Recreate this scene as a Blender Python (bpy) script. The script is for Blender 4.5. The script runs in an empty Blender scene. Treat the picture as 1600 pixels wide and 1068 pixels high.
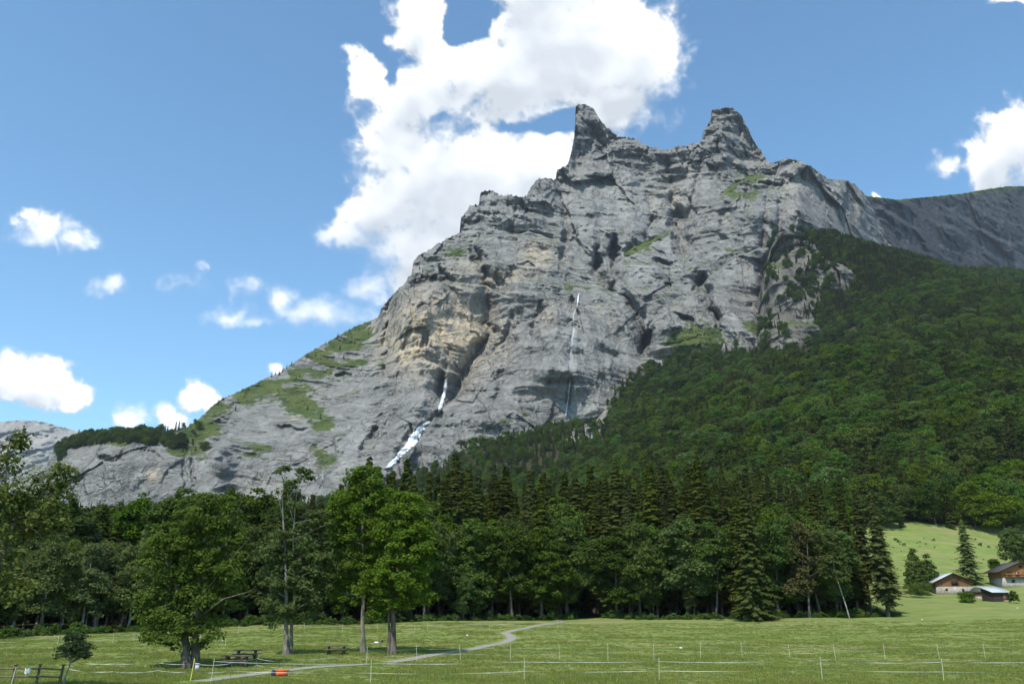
import bpy, math
import numpy as np
from mathutils import Vector
SC = bpy.context.scene
COL = SC.collection
RAD = math.radians
# ------------------------------------------------------------------ camera
FPX, CX, CY, HOR, CAMH = 1244.0, 800.0, 534.0, 952.0, 4.0
PITCH = math.atan((HOR - CY) / FPX)
cp, sp = math.cos(PITCH), math.sin(PITCH)
cam_d = bpy.data.cameras.new('camera'); cam = bpy.data.objects.new('camera', cam_d); COL.objects.link(cam)
cam.location = (0, 0, CAMH); cam.rotation_euler = (math.pi / 2 + PITCH, 0, 0)
cam_d.sensor_width = 36; cam_d.lens = 36 * FPX / 1600; cam_d.clip_start = 0.5; cam_d.clip_end = 40000
SC.camera = cam
# ------------------------------------------------------------------ light, sky, exposure
SUN_AZ, SUN_EL = RAD(-155), RAD(56)          # azimuth clockwise from +Y (the view direction)
SDIR = Vector((math.sin(SUN_AZ) * math.cos(SUN_EL), math.cos(SUN_AZ) * math.cos(SUN_EL), math.sin(SUN_EL)))
sd = bpy.data.lights.new('sun', 'SUN'); sd.energy = 3.2; sd.angle = RAD(0.53); sd.color = (1.0, 0.95, 0.87)
so = bpy.data.objects.new('sun', sd); COL.objects.link(so); so.rotation_euler = SDIR.to_track_quat('Z', 'Y').to_euler()
SKY_STRENGTH = 0.15
vs = SC.view_settings; vs.view_transform = 'Standard'; vs.look = 'None'; vs.gamma = 1; vs.use_curve_mapping = False
vs.exposure = 0.72
SC.render.engine = 'CYCLES'
cy = SC.cycles
cy.use_denoising = True; cy.max_bounces = 6; cy.diffuse_bounces = 3; cy.glossy_bounces = 1
cy.transmission_bounces = 3; cy.transparent_max_bounces = 4; cy.volume_bounces = 0
cy.use_adaptive_sampling = True; cy.adaptive_threshold = 0.02


class NT:
    """small helper to write node trees"""
    def __init__(s, nt):
        s.t = nt; s.n = nt.nodes; s.l = nt.links
    def new(s, typ, **kw):
        n = s.n.new(typ)
        for k, v in kw.items(): setattr(n, k, v)
        return n
    def put(s, sock, v):
        if hasattr(v, 'links') or isinstance(v, bpy.types.NodeSocket): s.l.new(v, sock)
        elif v is not None: sock.default_value = v
    def m(s, op, a, b=None, c=None, clamp=False):
        n = s.new('ShaderNodeMath', operation=op, use_clamp=clamp)
        s.put(n.inputs[0], a)
        if b is not None: s.put(n.inputs[1], b)
        if c is not None: s.put(n.inputs[2], c)
        return n.outputs[0]
    def v(s, op, a, b=None):
        n = s.new('ShaderNodeVectorMath', operation=op)
        s.put(n.inputs[0], a)
        if b is not None: s.put(n.inputs[1], b)
        return n.outputs['Value'] if op in ('DOT_PRODUCT', 'LENGTH', 'DISTANCE') else n.outputs[0]
    def noise(s, vec, scale, detail=4, rough=.5, dist=0., out=0):
        n = s.new('ShaderNodeTexNoise'); s.put(n.inputs['Vector'], vec)
        n.inputs['Scale'].default_value = scale; n.inputs['Detail'].default_value = detail
        n.inputs['Roughness'].default_value = rough; n.inputs['Distortion'].default_value = dist
        return n.outputs[out]
    def ramp(s, x, lo, hi, a=0., b=1., smooth=True):
        n = s.new('ShaderNodeMapRange', interpolation_type='SMOOTHSTEP' if smooth else 'LINEAR')
        s.put(n.inputs[0], x); s.put(n.inputs[1], lo); s.put(n.inputs[2], hi); s.put(n.inputs[3], a); s.put(n.inputs[4], b)
        return n.outputs[0]
    def mix(s, f, a, b):
        n = s.new('ShaderNodeMix', data_type='RGBA'); s.put(n.inputs[0], f)
        s.put(n.inputs[6], c4(a)); s.put(n.inputs[7], c4(b))
        return n.outputs[2]
    def comb(s, x, y, z=0.):
        n = s.new('ShaderNodeCombineXYZ'); s.put(n.inputs[0], x); s.put(n.inputs[1], y); s.put(n.inputs[2], z)
        return n.outputs[0]
    def attr(s, name, out='Fac'):
        return s.new('ShaderNodeAttribute', attribute_name=name).outputs[out]


def c4(c):
    return (*c, 1.0) if isinstance(c, tuple) and len(c) == 3 else c


# ---- world: clear Nishita sky; the cumulus clouds are built further down as a far shell
W = bpy.data.worlds.new('World'); SC.world = W; W.use_nodes = True
w = NT(W.node_tree); w.n.clear()
sky = w.new('ShaderNodeTexSky', sky_type='NISHITA'); sky.sun_disc = False
sky.sun_elevation = SUN_EL; sky.sun_rotation = SUN_AZ; sky.altitude = 900; sky.air_density = 1.0; sky.dust_density = 1.0; sky.ozone_density = 1.0
bg = w.new('ShaderNodeBackground'); tn = w.new('ShaderNodeMix', data_type='RGBA', blend_type='MULTIPLY'); tn.inputs[0].default_value = 1.; w.put(tn.inputs[6], sky.outputs[0]); tn.inputs[7].default_value = (.67, .93, .97, 1); w.put(bg.inputs[0], tn.outputs[2]); bg.inputs[1].default_value = SKY_STRENGTH
wo = w.new('ShaderNodeOutputWorld'); w.put(wo.inputs[0], bg.outputs[0])

# ------------------------------------------------------------------ geometry helpers
def rays(px, py):
    a = (np.asarray(px, float) - CX) / FPX; b = (CY - np.asarray(py, float)) / FPX
    return a, cp - b * sp, sp + b * cp
def P(px, py, Y):
    """the point at world distance Y seen on a bearing"""
    a, y, z = rays(px, py); k = np.asarray(Y, float) / y
    return np.stack(np.broadcast_arrays(a * k, y * k, CAMH + z * k), -1)
def proj(p):
    p = np.asarray(p, float); x, y, z = p[..., 0], p[..., 1], p[..., 2] - CAMH
    d = y * cp + z * sp; u = -y * sp + z * cp
    return CX + FPX * x / d, CY - FPX * u / d, d
def Xat(px, Y, Z):
    return (px - CX) / FPX * (Y * cp + (Z - CAMH) * sp)

_r = np.random.RandomState(7)
_G = _r.normal(size=(32, 32, 32, 3)).astype(np.float32); _G /= np.linalg.norm(_G, axis=-1, keepdims=True)
_Gf = _G.reshape(-1, 3)
def pn(x, y, z):
    """gradient noise about -1..1"""
    x = np.asarray(x, np.float32); y = np.asarray(y, np.float32); z = np.asarray(z, np.float32)
    xi = np.floor(x); yi = np.floor(y); zi = np.floor(z)
    fx, fy, fz = x - xi, y - yi, z - zi
    xi = xi.astype(np.int32) & 31; yi = yi.astype(np.int32) & 31; zi = zi.astype(np.int32) & 31
    x1, y1, z1 = (xi + 1) & 31, (yi + 1) & 31, (zi + 1) & 31
    u = fx * fx * fx * (fx * (fx * 6 - 15) + 10); v = fy * fy * fy * (fy * (fy * 6 - 15) + 10); t = fz * fz * fz * (fz * (fz * 6 - 15) + 10)
    def gr(a, b, c, dx, dy, dz_):
        gvec = _Gf[(a * 32 + b) * 32 + c]
        return gvec[..., 0] * dx + gvec[..., 1] * dy + gvec[..., 2] * dz_
    a0 = gr(xi, yi, zi, fx, fy, fz); a1 = gr(x1, yi, zi, fx - 1, fy, fz); a0 += u * (a1 - a0)
    b0 = gr(xi, y1, zi, fx, fy - 1, fz); b1 = gr(x1, y1, zi, fx - 1, fy - 1, fz); b0 += u * (b1 - b0)
    a0 += v * (b0 - a0)
    c0 = gr(xi, yi, z1, fx, fy, fz - 1); c1 = gr(x1, yi, z1, fx - 1, fy, fz - 1); c0 += u * (c1 - c0)
    d0 = gr(xi, y1, z1, fx, fy - 1, fz - 1); d1 = gr(x1, y1, z1, fx - 1, fy - 1, fz - 1); d0 += u * (d1 - d0)
    c0 += v * (d0 - c0)
    return (a0 + t * (c0 - a0)) * 1.5
def fbm(x, y, z, o=4, gain=.5, ridged=False):
    s = 0; a = 1; k = 1; tot = 0
    for i in range(o):
        n = pn(x * k + i * 17.3, y * k + i * 5.1, z * k + i * 9.7)
        s = s + a * ((1 - 2 * np.abs(n)) if ridged else n); tot += a; a *= gain; k *= 2.03
    return s / tot
def sstep(a, b, x):
    t = np.clip((x - a) / (b - a), 0, 1); return t * t * (3 - 2 * t)
class TPS:
    def __init__(s, pts, vals, reg=1e-3):
        s.p = np.asarray(pts, float); n = len(s.p); v = np.asarray(vals, float)
        s.sc = np.abs(s.p).max(); s.p = s.p / s.sc
        K = s.k(s.p) + np.eye(n) * reg; Q = np.c_[np.ones(n), s.p]
        A = np.zeros((n + 3, n + 3)); A[:n, :n] = K; A[:n, n:] = Q; A[n:, :n] = Q.T
        s.w = np.linalg.solve(A, np.r_[v, 0, 0, 0])
    def k(s, p):
        d2 = ((p[:, None, :] - s.p[None]) ** 2).sum(-1); return .5 * d2 * np.log(d2 + 1e-12)
    def __call__(s, x, y):
        x = np.asarray(x, float); sh = x.shape; q_ = np.stack([x.ravel(), np.asarray(y, float).ravel()], -1) / s.sc; out = np.empty(len(q_))
        for i in range(0, len(q_), 40000):
            b = q_[i:i + 40000]; out[i:i + 40000] = s.k(b) @ s.w[:-3] + s.w[-3] + b @ s.w[-2:]
        return out.reshape(sh)
def inpoly(px, py, poly):
    px = np.asarray(px); py = np.asarray(py); r = np.zeros(px.shape, bool); n = len(poly)
    for i in range(n):
        x0, y0 = poly[i]; x1, y1 = poly[(i + 1) % n]
        c = ((y0 > py) != (y1 > py)) & (px < (x1 - x0) * (py - y0) / ((y1 - y0) or 1e-9) + x0); r ^= c
    return r
def segdist(px, py, pl):
    """distance to a polyline and side (+ below)"""
    best = np.full(np.shape(px), 1e9); side = np.zeros(np.shape(px)); tt = np.zeros(np.shape(px)); n = len(pl) - 1
    for i in range(n):
        (x0, y0), (x1, y1) = pl[i], pl[i + 1]; dx, dy = x1 - x0, y1 - y0; L = dx * dx + dy * dy
        t = np.clip(((px - x0) * dx + (py - y0) * dy) / L, 0, 1); ex, ey = px - x0 - t * dx, py - y0 - t * dy; d = np.hypot(ex, ey)
        m = d < best; best = np.where(m, d, best); side = np.where(m, np.sign(dx * ey - dy * ex), side); tt = np.where(m, (i + t) / n, tt)
    return best, side, tt

def mesh_from(name, V, Fq, mats, smooth=False, matidx=None, attrs=None, cols=None):
    """V (n,3), Fq: (m,3|4) array or list of such arrays"""
    me = bpy.data.meshes.new(name)
    V = np.asarray(V, np.float32); Fl = Fq if isinstance(Fq, list) else [Fq]
    Fl = [np.asarray(f, np.int32) for f in Fl if len(f)]
    me.vertices.add(len(V)); me.vertices.foreach_set('co', V.ravel())
    li = np.concatenate([f.ravel() for f in Fl]); tot = np.concatenate([np.full(len(f), f.shape[1], np.int32) for f in Fl])
    st = np.concatenate([[0], np.cumsum(tot)[:-1]]).astype(np.int32)
    me.loops.add(len(li)); me.loops.foreach_set('vertex_index', li)
    me.polygons.add(len(tot)); me.polygons.foreach_set('loop_start', st)
    if smooth: me.polygons.foreach_set('use_smooth', np.ones(len(tot), bool))
    for m_ in (mats if isinstance(mats, (list, tuple)) else [mats]): me.materials.append(m_)
    if matidx is not None: me.polygons.foreach_set('material_index', np.asarray(matidx, np.int32))
    for k, a in (attrs or {}).items():
        at = me.attributes.new(k, 'FLOAT', 'POINT'); at.data.foreach_set('value', np.asarray(a, np.float32).ravel())
    me.update(calc_edges=True)
    return me
def add(name, data, parent=None, loc=None, **props):
    o = bpy.data.objects.new(name, data); COL.objects.link(o)
    if parent: o.parent = parent
    if loc is not None: o.location = [float(c) for c in loc]
    for k, v in props.items(): o[k] = v
    return o
def cut_faces(Fq, PYp):
    f = PYp.ravel()[Fq]; return Fq[(f.max(1) - f.min(1)) > 1e-6]
def grid_faces(nr, nc):
    i = np.arange(nr * nc).reshape(nr, nc)
    return np.stack([i[:-1, :-1], i[:-1, 1:], i[1:, 1:], i[1:, :-1]], -1).reshape(-1, 4)

class MB:
    """collects boxes, tubes and quads into one mesh"""
    def __init__(s): s.V = []; s.Q = []; s.n = 0
    def raw(s, V, Q):
        s.V.append(np.asarray(V, float)); s.Q.append(np.asarray(Q) + s.n); s.n += len(V)
    def box(s, c, size, rz=0., tilt=None):
        x, y, z = [d / 2 for d in size]
        v = np.array([(i * x, j * y, k * z) for i in (-1, 1) for j in (-1, 1) for k in (-1, 1)])
        if tilt is not None: v = v @ np.array(tilt).T
        ca, sa = math.cos(rz), math.sin(rz); v = v @ np.array([[ca, sa, 0], [-sa, ca, 0], [0, 0, 1]]) + np.array(c)
        s.raw(v, [(0, 1, 3, 2), (4, 6, 7, 5), (0, 4, 5, 1), (2, 3, 7, 6), (0, 2, 6, 4), (1, 5, 7, 3)])
    def tube(s, pts, rad, sides=6, cap=True):
        pts = np.asarray(pts, float); n = len(pts); rad = np.broadcast_to(np.asarray(rad, float), (n,))
        d = np.gradient(pts, axis=0); d /= np.linalg.norm(d, axis=1, keepdims=True) + 1e-9
        ref = np.where(np.abs(d[:, 2:3]) > .9, [[1., 0, 0]], [[0, 0, 1.]])
        u = np.cross(d, ref); u /= np.linalg.norm(u, axis=1, keepdims=True) + 1e-9; v = np.cross(d, u)
        th = np.arange(sides) * 2 * math.pi / sides
        V = pts[:, None] + rad[:, None, None] * (np.cos(th)[None, :, None] * u[:, None] + np.sin(th)[None, :, None] * v[:, None])
        V = V.reshape(-1, 3); i = np.arange(n * sides).reshape(n, sides); j = np.roll(i, -1, 1)
        Q = np.stack([i[:-1], j[:-1], j[1:], i[1:]], -1).reshape(-1, 4)
        s.raw(V, Q)
        if cap and sides == 4: s.Q.append(np.array([[0, 3, 2, 1]]) + s.n - n * sides); s.Q.append(np.array([[s.n - 4, s.n - 3, s.n - 2, s.n - 1]]))
    def arr(s): return np.concatenate(s.V), np.concatenate(s.Q)
    def mesh(s, name, mat, smooth=False):
        V, Q = s.arr(); return mesh_from(name, V, Q, mat, smooth)

# ------------------------------------------------------------------ materials
def mat(name):
    m_ = bpy.data.materials.new(name); m_.use_nodes = True; t = NT(m_.node_tree); t.n.clear()
    out = t.new('ShaderNodeOutputMaterial'); return m_, t, out
def principled(t, out, col, rough=.9, normal=None, spec=.2):
    b = t.new('ShaderNodeBsdfPrincipled'); t.put(b.inputs['Base Color'], c4(col) if isinstance(col, tuple) else col)
    t.put(b.inputs['Roughness'], rough); b.inputs['Specular IOR Level'].default_value = spec
    if normal is not None: t.put(b.inputs['Normal'], normal)
    t.put(out.inputs[0], b.outputs[0]); return b
def bump(t, h, strength, dist):
    b = t.new('ShaderNodeBump'); t.put(b.inputs['Height'], h); b.inputs['Strength'].default_value = strength; b.inputs['Distance'].default_value = dist
    return b.outputs[0]
def simple(name, c1, c2, scale=3., rough=.85, detail=4, stretch=(1, 1, 1), bmp=0., spec=.2):
    m_, t, out = mat(name); co = t.v('MULTIPLY', t.new('ShaderNodeTexCoord').outputs['Object'], stretch)
    n = t.noise(co, scale, detail, .6); principled(t, out, t.mix(t.ramp(n, .3, .7), c1, c2), rough, bump(t, n, bmp, .05) if bmp else None, spec); return m_
def leafmat(name, dark, light, trans=.30, vary=.35, hue=.02, alt=None):
    m_, t, out = mat(name)
    tint = t.attr('tint'); rnd = t.new('ShaderNodeObjectInfo').outputs['Random']
    c = t.mix(tint, dark, light)
    if alt: c = t.mix(t.ramp(rnd, .6, 1.0), c, alt)
    h = t.new('ShaderNodeHueSaturation'); t.put(h.inputs['Color'], c)
    t.put(h.inputs['Hue'], t.m('MULTIPLY_ADD', rnd, hue * 2, .5 - hue)); r2 = t.m('FRACT', t.m('MULTIPLY', rnd, 7.13))
    t.put(h.inputs['Value'], t.m('MULTIPLY_ADD', r2, vary * 2, 1 - vary)); t.put(h.inputs['Saturation'], t.m('MULTIPLY_ADD', t.m('FRACT', t.m('MULTIPLY', rnd, 3.7)), .25, .92))
    d = t.new('ShaderNodeBsdfDiffuse'); t.put(d.inputs[0], h.outputs[0]); d.inputs[1].default_value = .6
    tr = t.new('ShaderNodeBsdfTranslucent'); t.put(tr.inputs[0], t.mix(.5, h.outputs[0], t.mix(1.0, (1, 1, .4), h.outputs[0])))
    mx = t.new('ShaderNodeMixShader'); mx.inputs[0].default_value = trans; t.put(mx.inputs[1], d.outputs[0]); t.put(mx.inputs[2], tr.outputs[0])
    t.put(out.inputs[0], mx.outputs[0]); return m_

M_MAPLE = leafmat('maple_leaves', (.056, .093, .023), (.150, .196, .056), .36, .0, .0)
M_MAPLE2 = leafmat('bright_maple_leaves', (.064, .112, .021), (.170, .235, .054), .38, .0, .0)
M_OLIVE = leafmat('olive_leaves', (.055, .078, .022), (.12, .15, .045), .30, .0, .0)
M_FRUIT = leafmat('yellowing_leaves', (.055, .088, .022), (.21, .23, .045), .38, .0, .0)
M_WILLOW = leafmat('grey_leaves', (.07, .095, .040), (.14, .17, .075), .25, .0, .0)
M_BROAD = leafmat('forest_leaves', (.040, .072, .016), (.115, .158, .036), .30, .30, .020)
M_FAR = leafmat('hillside_leaves', (.048, .084, .016), (.115, .162, .034), .30, .42, .025)
M_ASPEN = leafmat('aspen_leaves', (.070, .098, .030), (.155, .188, .062), .32, .2, .012)
M_BROWN = leafmat('brownish_leaves', (.060, .060, .026), (.12, .11, .045), .25, .0, .0)
M_SPRUCE = leafmat('spruce_needles', (.032, .043, .012), (.082, .093, .025), .14, .25, .012)
M_LARCH = leafmat('larch_needles', (.075, .110, .034), (.160, .200, .065), .25, .0, .0)
M_BUSH = leafmat('bush_leaves', (.050, .092, .020), (.115, .17, .042), .3, .25, .02)
M_BARK = simple('bark', (.055, .045, .034), (.17, .145, .115), 4., .95, 6, (1, 1, .25), .6)
M_PALEBARK = simple('pale_bark', (.16, .14, .11), (.38, .35, .29), 3., .9, 6, (1, 1, .4), .4)
M_MIDBARK = simple('grey_bark', (.10, .088, .07), (.25, .225, .185), 3., .9, 6, (1, 1, .4), .4)
M_WOOD = simple('weathered_wood', (.085, .062, .045), (.20, .155, .115), 5., .9, 6, (.3, 3, 3), .3)

# rock ------------------------------------------------------------
def rock_material(name, base_lo, base_hi, strata_tilt=0.0, bump_d=4.0):
    m_, t, out = mat(name)
    geo = t.new('ShaderNodeNewGeometry'); pos = geo.outputs['Position']
    big = t.noise(pos, .006, 5, .55); mid = t.noise(pos, .035, 7, .62, .4); fine = t.noise(pos, .16, 6, .65)
    st = t.noise(t.v('MULTIPLY', t.v('ADD', pos, t.v('MULTIPLY', t.noise(pos, .01, 3, .5, 0, 1), (60, 60, 60))), (.010, .010, .13)), 1., 6, .6)
    vert = t.noise(t.v('MULTIPLY', pos, (.11, .11, .008)), 1., 6, .6, .3)
    c = t.mix(t.ramp(mid, .3, .72), base_lo, base_hi)
    c = t.mix(t.m('MULTIPLY', t.ramp(st, .42, .62), .45), c, tuple(k_ * .72 for k_ in base_hi))
    c = t.mix(t.m('MULTIPLY', t.ramp(vert, .50, .68), .60), c, tuple(k_ * .40 for k_ in base_hi))
    c = t.mix(t.m('MULTIPLY', t.ramp(big, .45, .7), .4), c, (base_hi[0] * 1.12, base_hi[1] * 1.06, base_hi[2] * .98))
    c = t.mix(t.m('MULTIPLY', t.ramp(fine, .55, .75), .35), c, tuple(k_ * 1.35 for k_ in base_hi))
    wp = t.v('ADD', pos, t.v('MULTIPLY', t.v('SUBTRACT', t.noise(pos, .02, 4, .6, 0, 1), (.5, .5, .5)), (50, 50, 50)))
    def crackline(sc_):
        v_ = t.new('ShaderNodeTexVoronoi', feature='DISTANCE_TO_EDGE'); t.put(v_.inputs['Vector'], t.v('MULTIPLY', wp, sc_)); v_.inputs['Scale'].default_value = 1.; return v_.outputs['Distance']
    cr1 = t.ramp(crackline((.016, .016, .0075)), .0, .045, 1., 0.); cr2 = t.ramp(crackline((.030, .030, .075)), .0, .06, 1., 0.)
    sl = t.noise(t.v('MULTIPLY', wp, (.004, .004, .22)), 1., 4, .7); sl_ = t.ramp(sl, .56, .66)
    crk = t.m('MAXIMUM', t.m('MULTIPLY', cr1, t.ramp(big, .40, .55)), t.m('MULTIPLY', t.m('MAXIMUM', t.m('MULTIPLY', cr2, .7), sl_), t.ramp(t.noise(pos, .012, 3, .5), .42, .60)))
    c = t.mix(t.m('MULTIPLY', crk, .42), c, (.075, .075, .078))
    och = t.m('MULTIPLY', t.attr('ochre'), t.ramp(t.m('ADD', t.m('MULTIPLY', mid, .6), t.m('MULTIPLY', vert, .4)), .36, .58))
    c = t.mix(och, c, (.58, .46, .31))
    c = t.mix(t.attr('pale'), c, (.42, .41, .39))
    gn = t.m('ADD', t.attr('grass'), t.m('MULTIPLY', t.m('SUBTRACT', t.noise(pos, .05, 6, .65), .5), 1.1))
    gcol = t.mix(t.ramp(t.noise(pos, .03, 5, .6), .35, .65), (.055, .085, .022), (.105, .125, .038))
    c = t.mix(t.ramp(gn, .42, .62), c, gcol)
    hgt = t.m('ADD', t.m('MULTIPLY', mid, 1.0), t.m('ADD', t.m('MULTIPLY', fine, .45), t.m('ADD', t.m('MULTIPLY', st, .6), t.m('MULTIPLY', vert, .4))))
    hgt = t.m('SUBTRACT', hgt, t.m('MULTIPLY', crk, .35)); principled(t, out, c, .95, bump(t, hgt, 1.0, bump_d), .1); return m_
M_ROCK = rock_material('limestone', (.155, .151, .142), (.318, .308, .283), bump_d=11.0)
M_ROCKSHADE = rock_material('shade_darkened_limestone', (.045, .050, .056), (.085, .09, .098), bump_d=9.0)  # cloud shadow on the right wall, painted in as darker rock colour
M_ROCKOUT = rock_material('outcrop_limestone', (.095, .088, .076), (.20, .186, .160), bump_d=6.0)
M_ROCKPALE = rock_material('pale_limestone', (.22, .21, .19), (.36, .34, .30), bump_d=5.0)

# ------------------------------------------------------------------ terrain (meadow, forest floor, wooded slopes): one height field
gpts = []
def gp(px, py, Y): p = P(px, py, Y); gpts.append((float(p[0]), float(p[1]), float(p[2])))
def gq(px, Y, Z): gpts.append((Xat(px, Y, Z), Y, Z))
for X in (-90, -45, 0, 45, 90):
    for Y, Z in ((-250, 3), (-60, 2.6), (0, 2.2), (28, .7), (46, .0), (66, -.05), (84, .05)): gpts.append((X, Y, Z))
for a in ((0,1000,112),(100,992,118),(230,985,126),(350,980,135),(500,977,143),(620,973,150),(760,970,160),(920,965,170),(1050,967,165),(1200,968,160),(1330,966,160),(1400,962,168),
          (1500,950,185),(1600,945,190),(1480,921,240),(1600,925,225),(1400,924,235),(1400,838,335),(1480,834,345),(1560,852,340),(1660,862,340),(1450,880,290),(1560,885,290),(-150,1005,108),(1700,950,190)): gp(*a)
for a in ((0,200,3),(0,400,15),(0,800,80),(0,1000,120),(300,200,3),(300,400,12),(300,850,90),(300,1000,130),(600,250,5),(600,500,30),(600,900,125),(600,1000,163),(700,1020,200),
          (800,250,6),(800,500,40),(800,800,115),(800,1060,228),(900,1100,255),(1000,250,8),(1000,500,65),(1000,800,165),(1000,1130,331),(1060,1160,367),(1200,250,12),(1200,500,95),(1200,800,225),(1200,1150,376),
          (1330,250,13),(1400,450,82),(1400,800,265),(1400,1100,440),(1400,1400,648),(1600,450,92),(1600,800,275),(1600,1200,480),(1600,1600,690),(1800,500,110),(1800,1000,380),(1800,1700,690),
          (1285,1340,655),(1240,1310,590),(1300,1150,440),(-300,250,3),(-300,900,100),(-300,1100,130),(2100,200,20),(2100,900,300)): gq(*a)
gpts = np.array(gpts)
GT = TPS(gpts[:, :2], gpts[:, 2], 1e-5)
def gz(X, Y):
    X = np.asarray(X, float); Y = np.asarray(Y, float)
    z = GT(X, Y)
    near = sstep(40, 160, Y); far = sstep(250, 700, Y)
    return z + .12 * pn(X * .12, Y * .12, 3.3 + 0 * X) + .35 * near * pn(X * .045, Y * .045, 8.8 + 0 * X) + far * 9 * fbm(X * .011, Y * .011, 0 * X, 3)
def gz1(X, Y): return float(gz(np.array([X]), np.array([Y]))[0])
ys = np.concatenate([np.linspace(-260, 30, 25), np.linspace(33, 190, 190), np.linspace(193, 420, 90), np.linspace(428, 1720, 130)])
us = np.linspace(-1.05, 1.05, 330)
YY = np.repeat(ys[:, None], len(us), 1); XX = us[None] * (np.maximum(YY, 20) * .95 + 120)
ZZ = gz(XX, YY)
terr = np.stack([XX, YY, ZZ], -1)
tpx, tpy, td = proj(terr); tpx = np.where(YY > 25, tpx, 800); 
BOUND = [(-400,800),(100,800),(500,790),(560,765),(600,745),(640,727),(700,702),(800,682),(880,664),(930,655),(960,614),(1000,587),(1060,562),(1150,547),(1190,552),(1203,376),(1240,364),(1280,360),(1330,378),(1400,398),(1500,424),(1600,424),(2200,430)]
# what grows where: forest floor (litter) under the wood, mown meadow elsewhere
EDGE = [(-400,108),(0,115),(100,121),(230,129),(350,138),(500,146),(620,153),(760,163),(920,173),(1050,168),(1200,163),(1330,163),(1412,171)]
ex_px = np.array([e[0] for e in EDGE], float); ex_Y = np.array([e[1] for e in EDGE], float)
XR = float(Xat(1412, 171, 3))
def in_wood(X, Y):
    px = CX + FPX * X / (Y * cp)
    ed = np.interp(px, ex_px, ex_Y)
    a = (px < 1413) & (Y > ed) & (Y < 240) & (X < XR + 1)
    xr = np.interp(Y, [171, 240, 300, 345], [XR, XR + 12, XR + 42, XR + 62])
    b = (Y >= 240) & (Y < 345) & (X < xr)
    c = (Y >= 356 + 8 * np.sin(X * .03)) & (px > -500)
    return a | b | c
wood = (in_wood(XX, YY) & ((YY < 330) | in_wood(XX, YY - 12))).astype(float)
PATH1 = [(600,1036),(640,1030),(700,1019),(760,1009),(792,1002),(801,997),(797,992),(786,989),(800,985),(830,979),(858,974),(885,970)]
PATH2 = [(300,1066),(370,1056),(430,1049),(470,1044),(520,1040),(560,1038),(600,1036)]
def ground_at(px, py, lo=30., hi=420.):
    """first point of the ground along a bearing"""
    Y = np.linspace(lo, hi, 1600); p = P(px, py, Y); below = p[:, 2] < gz(p[:, 0], p[:, 1])
    i = int(np.argmax(below)) if below.any() else len(Y) - 1
    return np.array([p[i, 0], p[i, 1], gz1(p[i, 0], p[i, 1])])
PW1 = [ground_at(*p)[:2] for p in PATH1]; PW2 = [ground_at(*p)[:2] for p in PATH2]
m_, t, out = mat('meadow_ground'); M_GROUND = m_
pos = t.new('ShaderNodeNewGeometry').outputs['Position']
nA = t.noise(pos, .035, 4, .55, .5); nB = t.noise(pos, .22, 6, .65); nC = t.noise(pos, 2.6, 6, .7); nD = t.noise(t.v('MULTIPLY', pos, (.022, .16, .1)), 1., 6, .65, .8)
c = t.mix(t.ramp(nB, .3, .7), (.118, .170, .038), (.186, .222, .061))
c = t.mix(t.m('MULTIPLY', t.ramp(nD, .47, .64), .66), c, (.270, .225, .110))
c = t.mix(t.m('MULTIPLY', t.ramp(nA, .55, .7), .45), c, (.195, .195, .075))
c = t.mix(t.m('MULTIPLY', t.ramp(nC, .5, .75), .45), c, (.235, .230, .095))
c = t.mix(t.m('MULTIPLY', t.ramp(nC, .5, .25), .4), c, (.100, .150, .032))
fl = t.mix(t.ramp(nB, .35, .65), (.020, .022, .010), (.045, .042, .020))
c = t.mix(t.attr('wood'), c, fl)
gcl = t.attr('gravel'); gr = t.mix(t.ramp(t.noise(pos, 6., 5, .7), .3, .7), (.19, .175, .145), (.32, .30, .26))
c = t.mix(t.ramp(t.m('ADD', gcl, t.m('MULTIPLY', t.m('SUBTRACT', nC, .5), .5)), .35, .6), c, gr)
rk = t.mix(t.ramp(t.noise(pos, .06, 6, .65), .3, .7), (.13, .125, .11), (.23, .22, .19))
c = t.mix(t.attr('scree'), c, rk)
principled(t, out, c, .95, bump(t, t.m('ADD', nC, t.m('MULTIPLY', nB, .7)), .45, .07), .1)
scree = (inpoly(tpx, tpy, [(880,690),(930,640),(965,595),(985,590),(960,640),(925,690)]) | inpoly(tpx, tpy, [(1010,770),(1030,745),(1042,750),(1030,790)])).astype(float) * (YY > 600)
bd = np.array(BOUND, float); bpy_ = np.interp(tpx, bd[:, 0], bd[:, 1]); low = (YY > 500) & (tpy < bpy_ + 4) & (tpx > -200)
terr = np.where(low[..., None], np.stack([XX, YY, P(tpx, bpy_ + 4, YY)[..., 2]], -1), terr)
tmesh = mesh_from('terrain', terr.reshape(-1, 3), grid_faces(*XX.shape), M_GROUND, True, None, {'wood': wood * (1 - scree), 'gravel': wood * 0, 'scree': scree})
add('terrain', tmesh, None, None, kind='structure', label='green mown meadow running back into wooded slopes', category='ground')
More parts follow.
